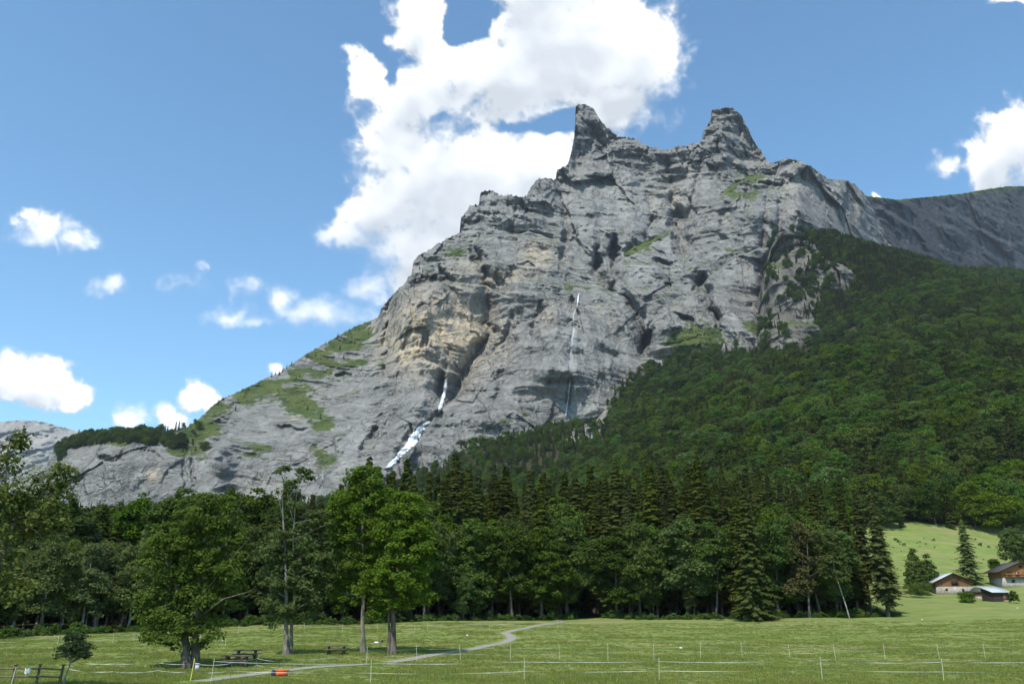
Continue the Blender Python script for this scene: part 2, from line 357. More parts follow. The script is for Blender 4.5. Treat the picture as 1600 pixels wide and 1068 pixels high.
def ribbon(pl, width, dz, step=.6):
    pl = np.array(pl); d = np.r_[0, np.cumsum(np.hypot(*np.diff(pl, axis=0).T))]; s_ = np.arange(0, d[-1], step)
    x = np.interp(s_, d, pl[:, 0]); y = np.interp(s_, d, pl[:, 1])
    k = np.ones(9) / 9; xp = np.convolve(np.r_[[x[0]] * 4, x, [x[-1]] * 4], k, 'valid'); yp = np.convolve(np.r_[[y[0]] * 4, y, [y[-1]] * 4], k, 'valid')
    tx, ty = np.gradient(xp), np.gradient(yp); L = np.hypot(tx, ty) + 1e-9; nx, ny = -ty / L, tx / L
    off = np.linspace(-1, 1, 9); wv = width * (1 + .18 * pn(s_ * .12, 0 * s_, 0 * s_ + 4))
    X = xp[:, None] + nx[:, None] * off[None] * wv[:, None] / 2; Y = yp[:, None] + ny[:, None] * off[None] * wv[:, None] / 2
    Z = gz(X, Y) + dz
    g_ = 1 - np.abs(off)[None] ** 3 * np.ones_like(X)
    return np.stack([X, Y, Z], -1), g_
for nm, pl, wd, lab in (('path', PW1, 1.5, 'pale gravel path winding across the meadow to the wood'), ('path', PW2, 1.4, 'worn gravel path crossing the grass by the orange crate')):
    V_, g_ = ribbon(pl, wd, .03); 
    add(nm, mesh_from(nm, V_.reshape(-1, 3), grid_faces(*V_.shape[:2]), M_GROUND, True, None, {'gravel': g_.ravel(), 'wood': 0 * g_.ravel(), 'scree': 0 * g_.ravel()}), kind='structure', label=lab, category='path')

# ------------------------------------------------------------------ the mountain
def facets(x, z, cw, ch, slope, seed):
    """angular rock faces: each irregular cell is a tilted plane"""
    rr = np.random.RandomState(int(seed * 100) % 9999); tab = rr.rand(64, 64, 4); gx, gy = x / cw, z / ch; ix, iy = np.floor(gx).astype(int), np.floor(gy).astype(int)
    best = np.full(x.shape, 1e9); out = np.zeros(x.shape)
    for i in (-1, 0, 1):
        for j in (-1, 0, 1):
            c = tab[(ix + i) & 63, (iy + j) & 63]; dx = gx - (ix + i + c[..., 0]); dy = gy - (iy + j + c[..., 1]); d = dx * dx + dy * dy; m_ = d < best
            best = np.where(m_, d, best); out = np.where(m_, (c[..., 2] * 2 - 1) * dx * cw * slope + (c[..., 3] * 2 - 1) * dy * ch * slope + (c[..., 2] - .5) * cw * .09, out)
    return out
def rock_sheet(px0, px1, nc, nr, ridge, base, ctrl, seed, amp=1., jag=2.5, detail=None, back=500.):
    """a cliff face: rows from foot to ridge, depth from control points, plus a back slope"""
    px = np.linspace(px0, px1, nc); rp = np.array(ridge, float); bp = np.array(base, float)
    ry = np.interp(px, rp[:, 0], rp[:, 1]); by = np.interp(px, bp[:, 0], bp[:, 1])
    jg = jag * np.where((px > 610) & (px < 1200), np.where((px > 893) & (px < 940), .5, 1.5), 1.) if detail else jag
    nj = pn(px * .22, 0 * px + 3, 0 * px + seed); ry = ry + jg * fbm(px * .09, 0 * px + seed, 0 * px, 3) * .9 + jg * .55 * pn(px * .41, 0 * px, 0 * px + seed) + jg * .8 * (np.floor(nj * 3) / 3)
    tv = np.linspace(by.max(), ry.min() - .01, nr); PX = np.repeat(px[None], nr, 0); PY = np.clip(np.repeat(tv[:, None], nc, 1), ry[None], by[None])
    c_ = np.array(ctrl, float); T = TPS(c_[:, :2], c_[:, 2], 2e-4); Y0 = T(PX, PY)
    W0 = P(PX, PY, Y0); X, Z = W0[..., 0], W0[..., 2]; s = seed * 3.7
    edge = np.minimum(1, .55 + (PY - ry[None]) / 40)           # quieter right at the crest
    dY = amp * 40 * fbm(X / 260, Y0 / 400 + s, Z / 330, 3, .5, True) * (.35 + .65 * edge)
    dY -= amp * 12 * fbm(X / 90 + s, Y0 / 200, Z / 130, 4, .5, True) + amp * 26 * fbm(X / 78 + s, Y0 / 500, Z / 420, 3, .45, True) + amp * 9 * fbm(X / 34 + s + 5, Y0 / 500, Z / 300, 2, .5, True) * sstep(-.1, .35, fbm(X / 210 + 2, Z / 170, 0 * X + s, 2))
    wq = Z + 20 * fbm(X / 190, Y0 / 300, Z / 200 + s, 3)
    if detail: wq = wq + detail(PX, PY, X, Z)
    xw = X + 14 * fbm(X / 60, Z / 60, Y0 / 300 + s, 3); zw = Z + 14 * fbm(X / 60, Z / 60 + 9, Y0 / 300 + s, 3)
    rg = sstep(-.25, .4, fbm(X / 130 + 3, Z / 150, Y0 / 500 + s, 2)); rg2 = sstep(-.3, .35, fbm(X / 70 + 8, Z / 60, Y0 / 500 + s, 2))
    dY += amp * edge * (facets(xw, zw, 130, 210, .22, s) + (.12 + .88 * rg) * facets(xw, zw, 46, 90, .20, s + 3) + (.05 + .95 * rg2) * facets(xw, zw, 15, 21, .32, s + 7))
    for per, k in ((96, .55), (37, .52), (13, .55)):
        fr = wq / per + .5 * pn(X / (per * 2.2), Z / (per * 3.), 0 * X + s); fr = fr - np.floor(fr)
        msk = .05 + 1.1 * sstep(-.15, .45, pn(X / (per * 2.6) + 5, Z / (per * 1.7) + s, Y0 / 500))
        dY += k * per * .62 * (sstep(.72, 1., fr) - fr) * msk * (1 + (1.0 * sstep(640, 560, PX) if detail else 0))
    dY -= amp * 11 * fbm(X / 26, Y0 / 60, Z / 150 + s, 3, .55, True) * (.5 + .8 * sstep(0, .4, fbm(X / 200, Z / 160, 0 * X + s + 4, 2)))
    dY -= amp * 4.2 * fbm(X / 22 + s, Y0 / 30, Z / 15, 4, .6) * (.35 + .9 * rg2)
    return PX, PY, Y0, dY, T
def slope_normals(Pg):
    du = np.gradient(Pg, axis=1); dv = np.gradient(Pg, axis=0); n = np.cross(du, dv); n /= np.linalg.norm(n, axis=-1, keepdims=True) + 1e-9
    return np.where(n[..., 1:2] > 0, -n, n) if n[..., 1].mean() < 0 else -n
def blur(a, k):
    for ax in (0, 1):
        p = np.pad(a, [(k, k) if i == ax else (0, 0) for i in (0, 1)], 'edge'); cs = np.cumsum(p, ax)
        cs = np.concatenate([np.zeros_like(np.take(cs, [0], ax)), cs], ax)
        a = (np.take(cs, range(2 * k + 1, cs.shape[ax]), ax) - np.take(cs, range(0, cs.shape[ax] - 2 * k - 1), ax)) / (2 * k + 1)
    return a
RIDGE = [(55,790),(66,745),(78,712),(92,696),(115,684),(150,680),(200,680),(250,676),(290,668),(310,655),(340,627),(380,608),(440,580),(480,552),(520,530),(545,515),(560,508),(590,497),(596,482),(612,462),(628,447),(643,430),(645,412),(652,400),(672,390),(690,378),(718,364),(720,342),(728,330),(735,322),(748,320),(750,303),(757,298),(768,299),(785,306),(800,305),(815,309),(822,306),(832,290),(838,281),(850,279),(868,281),(870,266),(880,262),(888,256),(893,236),(897,215),(899,190),(899,167),(903,163),(914,163),(927,169),(934,181),(940,192),(953,203),(966,214),(985,216),(1000,222),(1015,230),(1035,234),(1045,235),(1055,230),(1070,228),(1085,224),(1097,222),(1098,210),(1104,196),(1111,188),(1110,174),(1118,171),(1128,171),(1138,166),(1146,170),(1158,180),(1166,196),(1173,210),(1180,225),(1190,238),(1203,256),(1215,252),(1230,248),(1250,252),(1268,260),(1285,274),(1296,281),(1320,281),(1335,288),(1348,300),(1362,322),(1385,370),(1430,425)]
BASE = [(55,835),(300,825),(500,815),(600,775),(700,735),(900,695),(1000,650),(1060,605),(1200,590),(1430,560)]
CTRL = [(55,835,1000),(60,780,1060),(200,820,950),(400,810,920),(600,775,930),(700,725,980),(800,700,1040),(900,680,1090),(1000,640,1130),(1060,600,1150),(1200,585,1180),(1430,560,1400),
 (90,700,1070),(200,698,1010),(290,702,1030),(200,676,1070),(290,668,1090),(120,686,1100),(330,740,1000),(340,627,1230),(440,580,1360),(520,530,1470),(585,498,1590),(400,700,1070),(500,650,1170),(450,640,1200),(560,600,1290),(570,540,1450),(560,700,1040),
 (618,500,1290),(680,500,1250),(640,580,1170),(680,450,1285),(700,580,1170),(625,460,1330),(660,640,1080),(650,420,1400),(700,388,1450),(770,420,1330),(800,450,1320),(745,490,1330),(712,600,1200),(690,650,1100),
 (860,470,1290),(870,550,1160),(800,560,1180),(850,620,1110),(740,640,1080),(735,325,1560),(760,300,1600),(800,350,1530),(850,285,1650),(870,350,1600),(905,165,1880),(905,230,1840),(900,270,1780),
 (920,330,1640),(980,340,1650),(1040,300,1740),(1000,230,1880),(950,400,1520),(928,420,1470),(1010,535,1260),(1000,420,1390),(1060,470,1290),(1100,450,1320),(1150,420,1370),(1180,350,1500),(1100,340,1600),(1065,365,1590),
 (1150,272,1790),(1100,260,1790),(1140,168,1900),(1125,220,1820),(1102,215,1880),(1165,205,1930),(1188,245,1950),(1240,252,1750),(1240,320,1640),(1200,440,1400),(1300,290,1850),(1300,350,1740),(1345,310,1950),(1390,400,2050),(1100,520,1210),(1180,520,1230),(950,560,1200),(940,620,1130)]
def dip(PX, PY, X, Z): return -.38 * X * sstep(640, 420, PX) + 40 * sstep(900, 1200, PX) * np.sin(X / 170)
PX, PY, Y0, dY, MT = rock_sheet(55, 1430, 1100, 530, RIDGE, BASE, CTRL, 1.0, 1.0, 2.6, dip)
# calmer amplitude on the sloping left flank
calm = sstep(620, 560, PX) * sstep(330, 380, PX); dY = dY * (1 - .80 * calm) * (1 - .62 * sstep(345, 320, PX))
WA = 13 * fbm(PX * .035, PY * .035, 0 * PX + 2, 4, .6); WB = 13 * fbm(PX * .035, PY * .035, 0 * PX + 9, 4, .6)
def gully(pl, depth, wd, fade=.12):
    global dY
    d, side, tt = segdist(PX + .7 * WA, PY + .7 * WB, pl); e = sstep(0, fade, tt) * sstep(1, 1 - fade, tt)
    dY = dY + depth * e * np.exp(-(d / wd) ** 1.3)
def hollow(x, y, rx, ry, ang, depth, hard=2.):
    global dY
    ca, sa = math.cos(RAD(ang)), math.sin(RAD(ang)); wx = PX + WA; wy = PY + WB
    u = ((wx - x) * ca + (wy - y) * sa) / rx; v_ = (-(wx - x) * sa + (wy - y) * ca) / ry
    dY = dY + depth * np.exp(-(u * u + v_ * v_) ** hard)
for h_ in ((1064,365,15,42,-14,90),(1098,452,13,26,-20,60),(960,395,8,30,0,60),(933,405,5,26,4,40),(660,444,26,11,-8,55),(697,436,9,22,-20,45),(742,397,7,20,-14,45),(760,425,10,8,20,35),(1013,530,7,22,5,55),(1003,545,5,15,0,40),
           (612,480,9,30,12,60),(780,438,14,7,25,30),(985,468,7,26,-35,40),(1040,415,22,6,35,35),(1075,500,22,5,30,30),(1120,500,5,22,-20,35),(1135,335,10,20,10,35),(950,445,6,40,-30,35),(840,500,8,26,15,30),(765,512,14,7,20,26),
           (1020,345,7,18,0,30),(1115,265,7,25,-20,25),(880,395,5,30,5,30),(920,230,6,26,12,25),(903,245,8,22,5,40),(540,590,18,5,8,20),(455,668,30,4,10,16),(1165,300,5,40,0,30),(1215,300,4,50,-6,30),(290,730,4,40,2,10),(302,735,3,36,0,8),(165,715,14,4,20,20),(235,710,20,8,30,20),(688,600,7,30,8,40),(580,690,10,30,25,25)):
    hollow(*h_)
def ledge(pl, off, w0=3., fade=.15):
    """everything above the line is set back by off metres"""
    global dY
    wx = PX + 4 * pn(PX * .05, PY * .05, 0 * PX + 4); wy = PY + 4 * pn(PX * .05, PY * .05, 0 * PX + 7)
    d, side, tt = segdist(wx, wy, pl); e = sstep(0, fade, tt) * sstep(1, 1 - fade, tt)
    dY = dY + off * e * np.where(side < 0, np.exp(-d / 45) * sstep(0, w0, d), 0)
for pl, off in (([(640,470),(700,440),(760,450),(800,470)],40),([(700,400),(760,370),(830,365),(880,380)],35),([(930,420),(1010,380),(1090,340),(1150,290),(1200,270)],45),([(1000,520),(1070,470),(1150,400),(1220,385)],45),
                ([(690,645),(740,590),(800,520),(880,470),(930,490)],50),([(600,590),(660,560),(740,600)],25),([(620,720),(700,660),(790,640),(880,620)],20),([(900,290),(960,290),(1040,300),(1090,270)],30),([(1040,470),(1100,460),(1200,470)],30)):
    ledge(pl, off)
for pl, dp, wd in (([(925,395),(932,425),(948,450),(985,470),(1003,520),(1012,565)],62,7),([(1055,340),(1066,380),(1072,430)],40,6),([(872,262),(882,320),(888,400)],30,5),([(742,385),(758,440),(768,520),(722,585),(692,650)],45,9),([(955,370),(962,420),(958,450)],40,5),
        ([(1095,230),(1088,290),(1072,350)],45,8),([(1205,262),(1196,330),(1190,400)],35,5),([(1090,430),(1104,465),(1125,500)],45,7),([(1040,240),(1050,300),(1046,330)],35,5),([(815,310),(828,360),(850,400)],20,5),([(605,500),(602,560),(600,600)],40,6),([(912,172),(916,215),(911,258)],16,3),([(925,182),(936,230),(948,270)],20,4),([(1150,180),(1156,215),(1170,250)],16,4),([(900,175),(903,220),(901,262)],-25,10),
        ([(1126,178),(1133,210),(1140,252)],-38,9),([(1180,290),(1175,380),(1180,460)],-30,14),([(1020,440),(1040,480),(1050,520)],-30,14),([(980,270),(990,330),(980,390)],-25,10),([(860,440),(868,520),(880,600)],-40,26),([(1240,255),(1250,320),(1240,380)],-30,14),([(690,640),(670,660),(610,728)],22,7),([(895,455),(893,560),(886,650)],16,5),([(1208,376),(1197,430),(1190,490),(1200,545)],70,7),([(1225,262),(1222,330),(1214,372)],22,5),([(925,290),(930,340),(926,390)],-22,9),([(1010,290),(1016,340),(1008,380)],22,5),([(800,480),(790,560),(770,640)],18,6)):
    gully(pl, dp, wd)
CR = np.interp(PX[0], [r[0] for r in RIDGE], [r[1] for r in RIDGE])[None]; W9 = P(PX, PY, Y0); hb_ = sstep(75, 15, PY - CR) * sstep(600, 660, PX) * sstep(1330, 1250, PX)
hb_ = np.maximum(hb_, sstep(880, 892, PX) * sstep(985, 950, PX) * sstep(300, 265, PY)); hb_ = np.maximum(hb_, sstep(1088, 1100, PX) * sstep(1215, 1195, PX) * sstep(275, 245, PY))
xw9 = W9[..., 0] + 7 * fbm(W9[..., 0] / 30, W9[..., 2] / 30, 0 * PX + 1, 3); zw9 = W9[..., 2] + 7 * fbm(W9[..., 0] / 30, W9[..., 2] / 30, 0 * PX + 5, 3)
dY = dY + hb_ * (facets(xw9, zw9, 36, 66, .55, 21.) + facets(xw9, zw9, 13, 20, .5, 27.))
Wl = P(PX, PY, Y0); lm_ = sstep(640, 580, PX) * sstep(300, 350, PX)
sq = Wl[..., 2] + .30 * Wl[..., 0] + 18 * fbm(Wl[..., 0] / 120, Wl[..., 2] / 120, 0 * PX + 3, 3)
for per, k in ((44, .55), (19, .75), (8.5, .8)):
    fr = sq / per + .3 * pn(Wl[..., 0] / 60, Wl[..., 2] / 50, 0 * PX + per); fr = fr - np.floor(fr); dY = dY + lm_ * k * per * (sstep(.6, 1., fr) - fr) * (.25 + .9 * sstep(-.3, .3, pn(Wl[..., 0] / (per * 5), Wl[..., 2] / (per * 3), 0 * PX + 1)))
Y1 = Y0 + dY
MV = P(PX, PY, Y1)
# the back of the massif falls away behind the crest
crest = MV[-1]; back = []
for k, (dyb, dzb) in enumerate(((12, -6), (60, -60), (220, -260), (600, -800))):
    b = crest.copy(); b[:, 1] += dyb; b[:, 2] = np.maximum(b[:, 2] + dzb, 40); back.append(b)
MVa = np.concatenate([MV, np.array(back)], 0)
nrm = slope_normals(np.stack([blur(MV[..., i], 3) for i in range(3)], -1)); nz = nrm[..., 2]
noi = fbm(MV[..., 0] / 60, MV[..., 1] / 60, MV[..., 2] / 60, 3)
grass = sstep(.58, .80, nz + .12 * noi) * (.34 + .14 * sstep(1100, 1500, Y1))
def soft(poly, val, w_=10):
    m0 = inpoly(PX + 9 * noi, PY + 9 * noi, poly).astype(float); return blur(m0, w_) * val
def soft_ell(x, y, rx, ry, val, ang=0):
    ca, sa = math.cos(RAD(ang)), math.sin(RAD(ang)); u = ((PX - x) * ca + (PY - y) * sa) / rx; v_ = (-(PX - x) * sa + (PY - y) * ca) / ry
    return val * np.exp(-(u * u + v_ * v_))
lush = soft([(300,690),(300,650),(345,625),(440,577),(520,527),(560,505),(600,497),(600,530),(570,565),(520,590),(470,620),(440,600),(420,620),(370,640),(330,690)], .25) \
     + soft_ell(470,632,34,13,.55,28) + soft_ell(500,660,14,20,.45) + soft_ell(400,705,22,12,.5) + soft_ell(505,712,22,12,.4,20) + soft_ell(560,528,40,16,.35,-20) + soft_ell(470,640,70,14,.25,30) \
     + soft([(290,668),(345,627),(350,640),(310,690),(330,715),(290,720),(260,700)], .55, 6) + soft_ell(1082,530,46,19,1.3,-8) + soft_ell(1180,510,18,12,.7,-30) + soft_ell(1150,275,40,14,.45) + soft_ell(1160,300,26,10,.35) \
     + soft_ell(668,425,16,6,.5,-10) + soft_ell(720,395,20,5,.45,-10) + soft_ell(1235,250,22,5,.5) + soft_ell(800,655,45,8,.5,-12) + soft_ell(1000,385,40,6,.35,-25) + soft_ell(1100,420,60,7,.3,-35) + soft_ell(870,450,30,10,.2) + soft_ell(190,684,110,9,.8) + soft_ell(940,640,30,9,.4,-30) + soft_ell(560,560,50,10,.22,20)
lush = np.where(PX < 620, lush * (.45 + 1.0 * sstep(-.15, .3, noi)), lush)
grass = np.clip(grass + lush, 0, 1)
ochre = np.clip(soft_ell(680,520,76,54,1.15) + soft_ell(650,545,40,26,.6) + soft_ell(838,400,22,22,.75) + soft_ell(800,430,34,12,.5) + soft_ell(770,445,26,12,.4) + soft_ell(730,420,26,18,.4) + soft_ell(1050,310,26,50,.22) + soft_ell(240,740,12,16,.6) + soft_ell(860,495,18,18,.35) + soft_ell(1250,290,26,20,.3) + soft_ell(455,655,14,6,.5) + soft_ell(740,520,22,24,.5), 0, 1)
pale = np.clip(soft_ell(980,340,80,60,.30) + soft_ell(890,560,18,90,.35) + soft_ell(560,680,16,50,.35,25) + soft_ell(1010,420,60,30,.2) + soft_ell(1260,280,40,25,.25) + soft_ell(920,640,40,14,.4,-30) + soft_ell(760,330,60,30,.2) + soft_ell(690,610,8,40,.3), 0, .6)
def pad(a): return np.concatenate([a, np.repeat(a[-1:], 4, 0)], 0)
add('mountain', mesh_from('mountain', MVa.reshape(-1, 3), cut_faces(grid_faces(*MVa.shape[:2]), np.concatenate([PY, -np.arange(1, 5)[:, None] + 0 * PY[:4]], 0)), M_ROCK, True, None, {'grass': pad(grass), 'ochre': pad(ochre), 'pale': pad(pale)}), kind='structure', label='grey limestone mountain with two rock horns above stepped cliffs', category='mountain')
def mount_at(px, py):
    i = int(np.argmin(np.abs(PX[0] - px))); j = int(np.argmin(np.abs(PY[:, i] - py))); return MV[j, i]

# the long wall to the right of the horns: it recedes from the sun and has cloud shade in its colour
def wall(name, px0, px1, nc, nr, ridge, base, ctrl, seed, m_, label, amp=1., jag=2., gfun=None, och=None, cat='mountain', smooth=True):
    a, b, y0, dy, T_ = rock_sheet(px0, px1, nc, nr, ridge, base, ctrl, seed, amp, jag)
    v_ = P(a, b, y0 + dy); cr = v_[-1]
    v2 = np.concatenate([v_, np.array([cr + (0, 15, -4), cr + (0, 120, -60), cr * (1, 1, 0) + (0, 500, 60)])], 0)
    n_ = slope_normals(np.stack([blur(v_[..., i], 2) for i in range(3)], -1))[..., 2]
    gr_ = .8 * sstep(.5, .75, n_) if gfun is None else gfun(a, b, n_)
    gr_ = np.concatenate([gr_, np.repeat(gr_[-1:], 3, 0)], 0); z_ = 0 * gr_
    oc_ = z_ if och is None else np.concatenate([och(a, b), np.repeat(och(a, b)[-1:], 3, 0)], 0)
    return add(name, mesh_from(name, v2.reshape(-1, 3), cut_faces(grid_faces(*v2.shape[:2]), np.concatenate([b, -np.arange(1, 4)[:, None] + 0 * b[:3]], 0)), m_, smooth, None, {'grass': gr_, 'ochre': oc_, 'pale': z_}), kind='structure', label=label, category=cat), v_, a, b
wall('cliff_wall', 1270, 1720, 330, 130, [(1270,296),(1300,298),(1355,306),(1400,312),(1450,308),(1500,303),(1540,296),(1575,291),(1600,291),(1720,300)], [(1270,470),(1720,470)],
     [(1270,300,2000),(1270,470,1850),(1360,306,2120),(1360,470,1980),(1450,310,2380),(1450,470,2260),(1540,298,2700),(1540,470,2560),(1600,291,2900),(1600,470,2780),(1720,300,3350),(1720,470,3200)], 4.0, M_ROCKSHADE,
     'long dark cliff wall in painted shade right of the two horns', .8, 1.2, lambda a, b, n_: .75 * sstep(.55, .8, n_) + .8 * np.exp(-((b - np.interp(a, [1300,1400,1500,1600,1720], [300,312,303,291,300])) / 6.) ** 2))
wall('distant_mountain', -160, 170, 150, 70, [(-160,668),(-60,664),(0,659),(30,656),(65,658),(100,668),(135,676),(170,690)], [(-160,780),(170,780)],
     [(-160,668,5200),(-160,780,4300),(60,657,5400),(60,780,4300),(170,690,5600),(170,780,4500)], 6.0, M_ROCKPALE, 'pale distant mountain at the far left beyond the cliff', 2.2, 1.2, lambda a, b, n_: .3 * sstep(.4, .8, n_) + .2 * sstep(690, 720, b))
# rocky outcrop in the wooded slope
wall('rock_outcrop', 1176, 1352, 220, 190, [(1176,560),(1188,520),(1196,430),(1206,385),(1216,364),(1240,360),(1262,368),(1276,388),(1290,406),(1318,414),(1342,434),(1352,470)], [(1176,572),(1352,572)],
     [(1176,560,1250),(1180,500,1330),(1186,420,1410),(1200,380,1400),(1188,520,1185),(1196,430,1240),(1216,364,1300),(1262,368,1300),(1290,406,1265),(1342,434,1240),(1352,470,1215),(1188,572,1130),(1270,572,1105),(1352,572,1120),(1230,450,1215),(1250,510,1150),(1300,520,1150),(1310,430,1225),(1280,470,1200),(1230,500,1175)], 9.0, M_ROCKOUT,
     'craggy pale rock outcrop standing out of the wooded slope', 1.3, 3., lambda a, b, n_: .55 * sstep(.55, .85, n_) + .35 * np.exp(-((a - 1245) / 30) ** 2 - ((b - 490) / 14) ** 2), None, 'rock outcrop')

# waterfalls -------------------------------------------------------
m_, t, out = mat('falling_water'); M_WATER = m_
pos = t.new('ShaderNodeTexCoord').outputs['Object']
nw = t.noise(t.v('MULTIPLY', pos, (.5, .5, .05)), 1., 5, .65)
b_ = t.new('ShaderNodeBsdfPrincipled'); b_.inputs['Base Color'].default_value = (.80, .83, .86, 1); b_.inputs['Roughness'].default_value = .6
tr = t.new('ShaderNodeBsdfTransparent'); mx = t.new('ShaderNodeMixShader')
t.put(mx.inputs[0], t.m('MULTIPLY', t.ramp(nw, .30, .55), t.attr('dens'))); t.put(mx.inputs[1], tr.outputs[0]); t.put(mx.inputs[2], b_.outputs[0]); t.put(out.inputs[0], mx.outputs[0])
def waterfall(pts, label, strands=3):
    """pts: px, py, half width px, density"""
    rr = np.random.RandomState(len(pts)); p = np.array(pts, float); n = 90
    tt = np.linspace(0, len(p) - 1, n); f_ = lambda k: np.interp(tt, range(len(p)), p[:, k])
    V_ = []; A_ = []; Q_ = []; base = 0
    for s_ in range(strands):
        ph = rr.rand() * 20; o = (s_ - (strands - 1) / 2) / max(1, strands) * 1.3
        x = f_(0) + f_(2) * (o + .25 * pn(tt * 2.2 + ph, 0 * tt, 0 * tt)); y = f_(1); wd = f_(2) * (.5 + .3 * pn(tt * 3 + ph, 0 * tt + 3, 0 * tt)) 
        rows = []
        for k in range(n):
            m0 = mount_at(x[k], y[k]); i0 = int(np.argmin(np.abs(PX[0] - x[k]))); Yb = m0[1]
            rows.append([P(x[k] + e * wd[k], y[k], Yb - 5.0 + 1.6 * e * e - s_ * .3) for e in np.linspace(-1, 1, 5)])
        rows = np.array(rows); yy = rows[:, :, 1]; kern = np.ones(5) / 5
        V_.append(rows.reshape(-1, 3)); A_.append(np.repeat(f_(3), 5)); Q_.append(grid_faces(n, 5) + base); base += n * 5
    V_ = np.concatenate(V_); o0 = V_[0].copy()
    add('waterfall', mesh_from('waterfall', V_ - o0, np.concatenate(Q_), M_WATER, True, None, {'dens': np.concatenate(A_)}), None, o0, kind='thing', label=label, category='waterfall')
waterfall([(698,590,1.2,.5),(697,602,2.0,.9),(693,618,2.6,1),(688,636,2.8,.9),(685,645,2,.5)], 'short white waterfall dropping down the cliff above the cascade')
waterfall([(671,658,2.0,.8),(658,666,6,1),(650,680,8,1),(642,694,8,1),(628,708,7,.9),(616,720,5,.9),(606,730,4,.7)], 'broad white cascade fanning down the foot of the cliff', 5)
waterfall([(905,458,1.0,.5),(904,462,1.3,.9),(902,478,1.2,.7),(896,492,1.0,.35),(897,515,1.6,.35),(894,535,2.6,.22),(893,560,3.2,.2),(891,590,2.4,.25),(889,612,1.3,.5),(887,630,1.2,.65),(884,648,1.2,.5)], 'long thin waterfall down the central grey cliff')
# ------------------------------------------------------------------ cumulus clouds on a far shell of sky (20 km out)
BLOBS = [  # bearing x, y, half width, half height, weight
 (668,30,52,75,1),(722,105,85,52,1),(572,128,44,46,1),(655,150,95,66,1),(900,65,150,115,1.1),(1012,90,70,82,1),(965,165,85,46,.9),
 (800,125,105,70,1.1),(612,225,62,60,1),(730,290,165,108,1.2),(850,265,85,75,1.1),(605,325,62,62,1),(548,368,48,28,.9),(655,385,90,66,1),
 (850,-20,90,70,1),(575,452,42,26,.8),(640,440,52,42,.9),(900,-120,240,120,1.1),(700,-130,120,120,1),
 (70,358,56,27,.78),(118,378,42,18,.68),(165,445,30,17,.6),(275,448,32,15,.42),(318,424,20,9,.38),(393,450,30,17,.5),(365,490,42,18,.62),(400,503,30,11,.55),
 (502,486,68,30,.85),(445,466,26,22,.7),(545,492,40,22,.7),(58,595,56,40,1.1),(108,612,26,24,1),(28,578,36,30,1),(195,650,36,20,.62),(268,648,32,22,.85),
 (312,617,36,22,.9),(432,582,18,10,.8),(1562,250,58,62,1.1),(1602,215,62,62,1.1),(1482,266,24,24,.55),(1356,305,14,7,.8),(1574,2,40,10,.6),(1660,260,70,70,1.1),
 (-160,420,90,45,.9),(1850,420,110,60,1),(1900,120,120,70,1),(-220,150,110,60,.9),(350,-300,160,80,1),(1350,-330,150,80,1),(-420,560,120,60,1)]
HOLES = [(726,18,34,44,1.6),(612,112,9,24,.7),(872,192,34,14,1.0),(690,188,14,8,.45),(800,192,30,7,.5)]
STEP = 1.9
gx = np.arange(-420, 2020, STEP); gy = np.arange(-400, 730, STEP); QX, QY = np.meshgrid(gx, gy)
def cl_field(x, y):
    z0 = np.zeros_like(x)
    wx = x + 40 * fbm(x / 95, y / 95, z0 + 1, 5, .55); wy = y + 34 * fbm(x / 95, y / 95, z0 + 6, 5, .55)
    f_ = np.full(x.shape, -2.)
    for bx, by, rx, ry, wt in BLOBS:
        d_ = np.hypot((wx - bx) / (rx * 1.12), (wy - by) / (ry * 1.12)); v_ = wt * (1 - d_); h_ = np.clip(.5 + .5 * (v_ - f_) / .16, 0, 1); f_ = f_ + (v_ - f_) * h_ + .16 * h_ * (1 - h_)
    for bx, by, rx, ry, wt in HOLES:
        d_ = ((wx - bx) / rx) ** 2 + ((wy - by) / ry) ** 2; f_ = f_ - wt * np.exp(-d_ ** 1.5)
    bil = 0; a = 1; k = 1.
    for i in range(5):
        bil = bil + a * (.55 - 1.5 * np.abs(pn(wx / 62 * k + 3 * i, wy / 62 * k, z0 + 2.5 * i))); a *= .55; k *= 2.1
    return f_ - .10 + .30 * bil + .34 * fbm(x / 40, y / 34, z0 + 12, 6, .62), wx, wy
CF, _, _ = cl_field(QX, QY)
sharp = .20 + .34 * sstep(-.2, .4, pn(QX / 120, QY / 120, 0 * QX + 3)) + .25 * sstep(960, 1060, QX) * sstep(1300, 1100, QX)
faint = sstep(640, 560, QX) * sstep(330, 380, QY) * sstep(560, 530, QY); sharp = sharp + .55 * faint
CF = CF + .10 * fbm(QX / 13, QY / 11, 0 * QX + 31, 3, .6)
alpha = sstep(-.03, sharp + .10, CF) * (1 - .25 * faint); den = np.clip(CF, 0, 1.2)
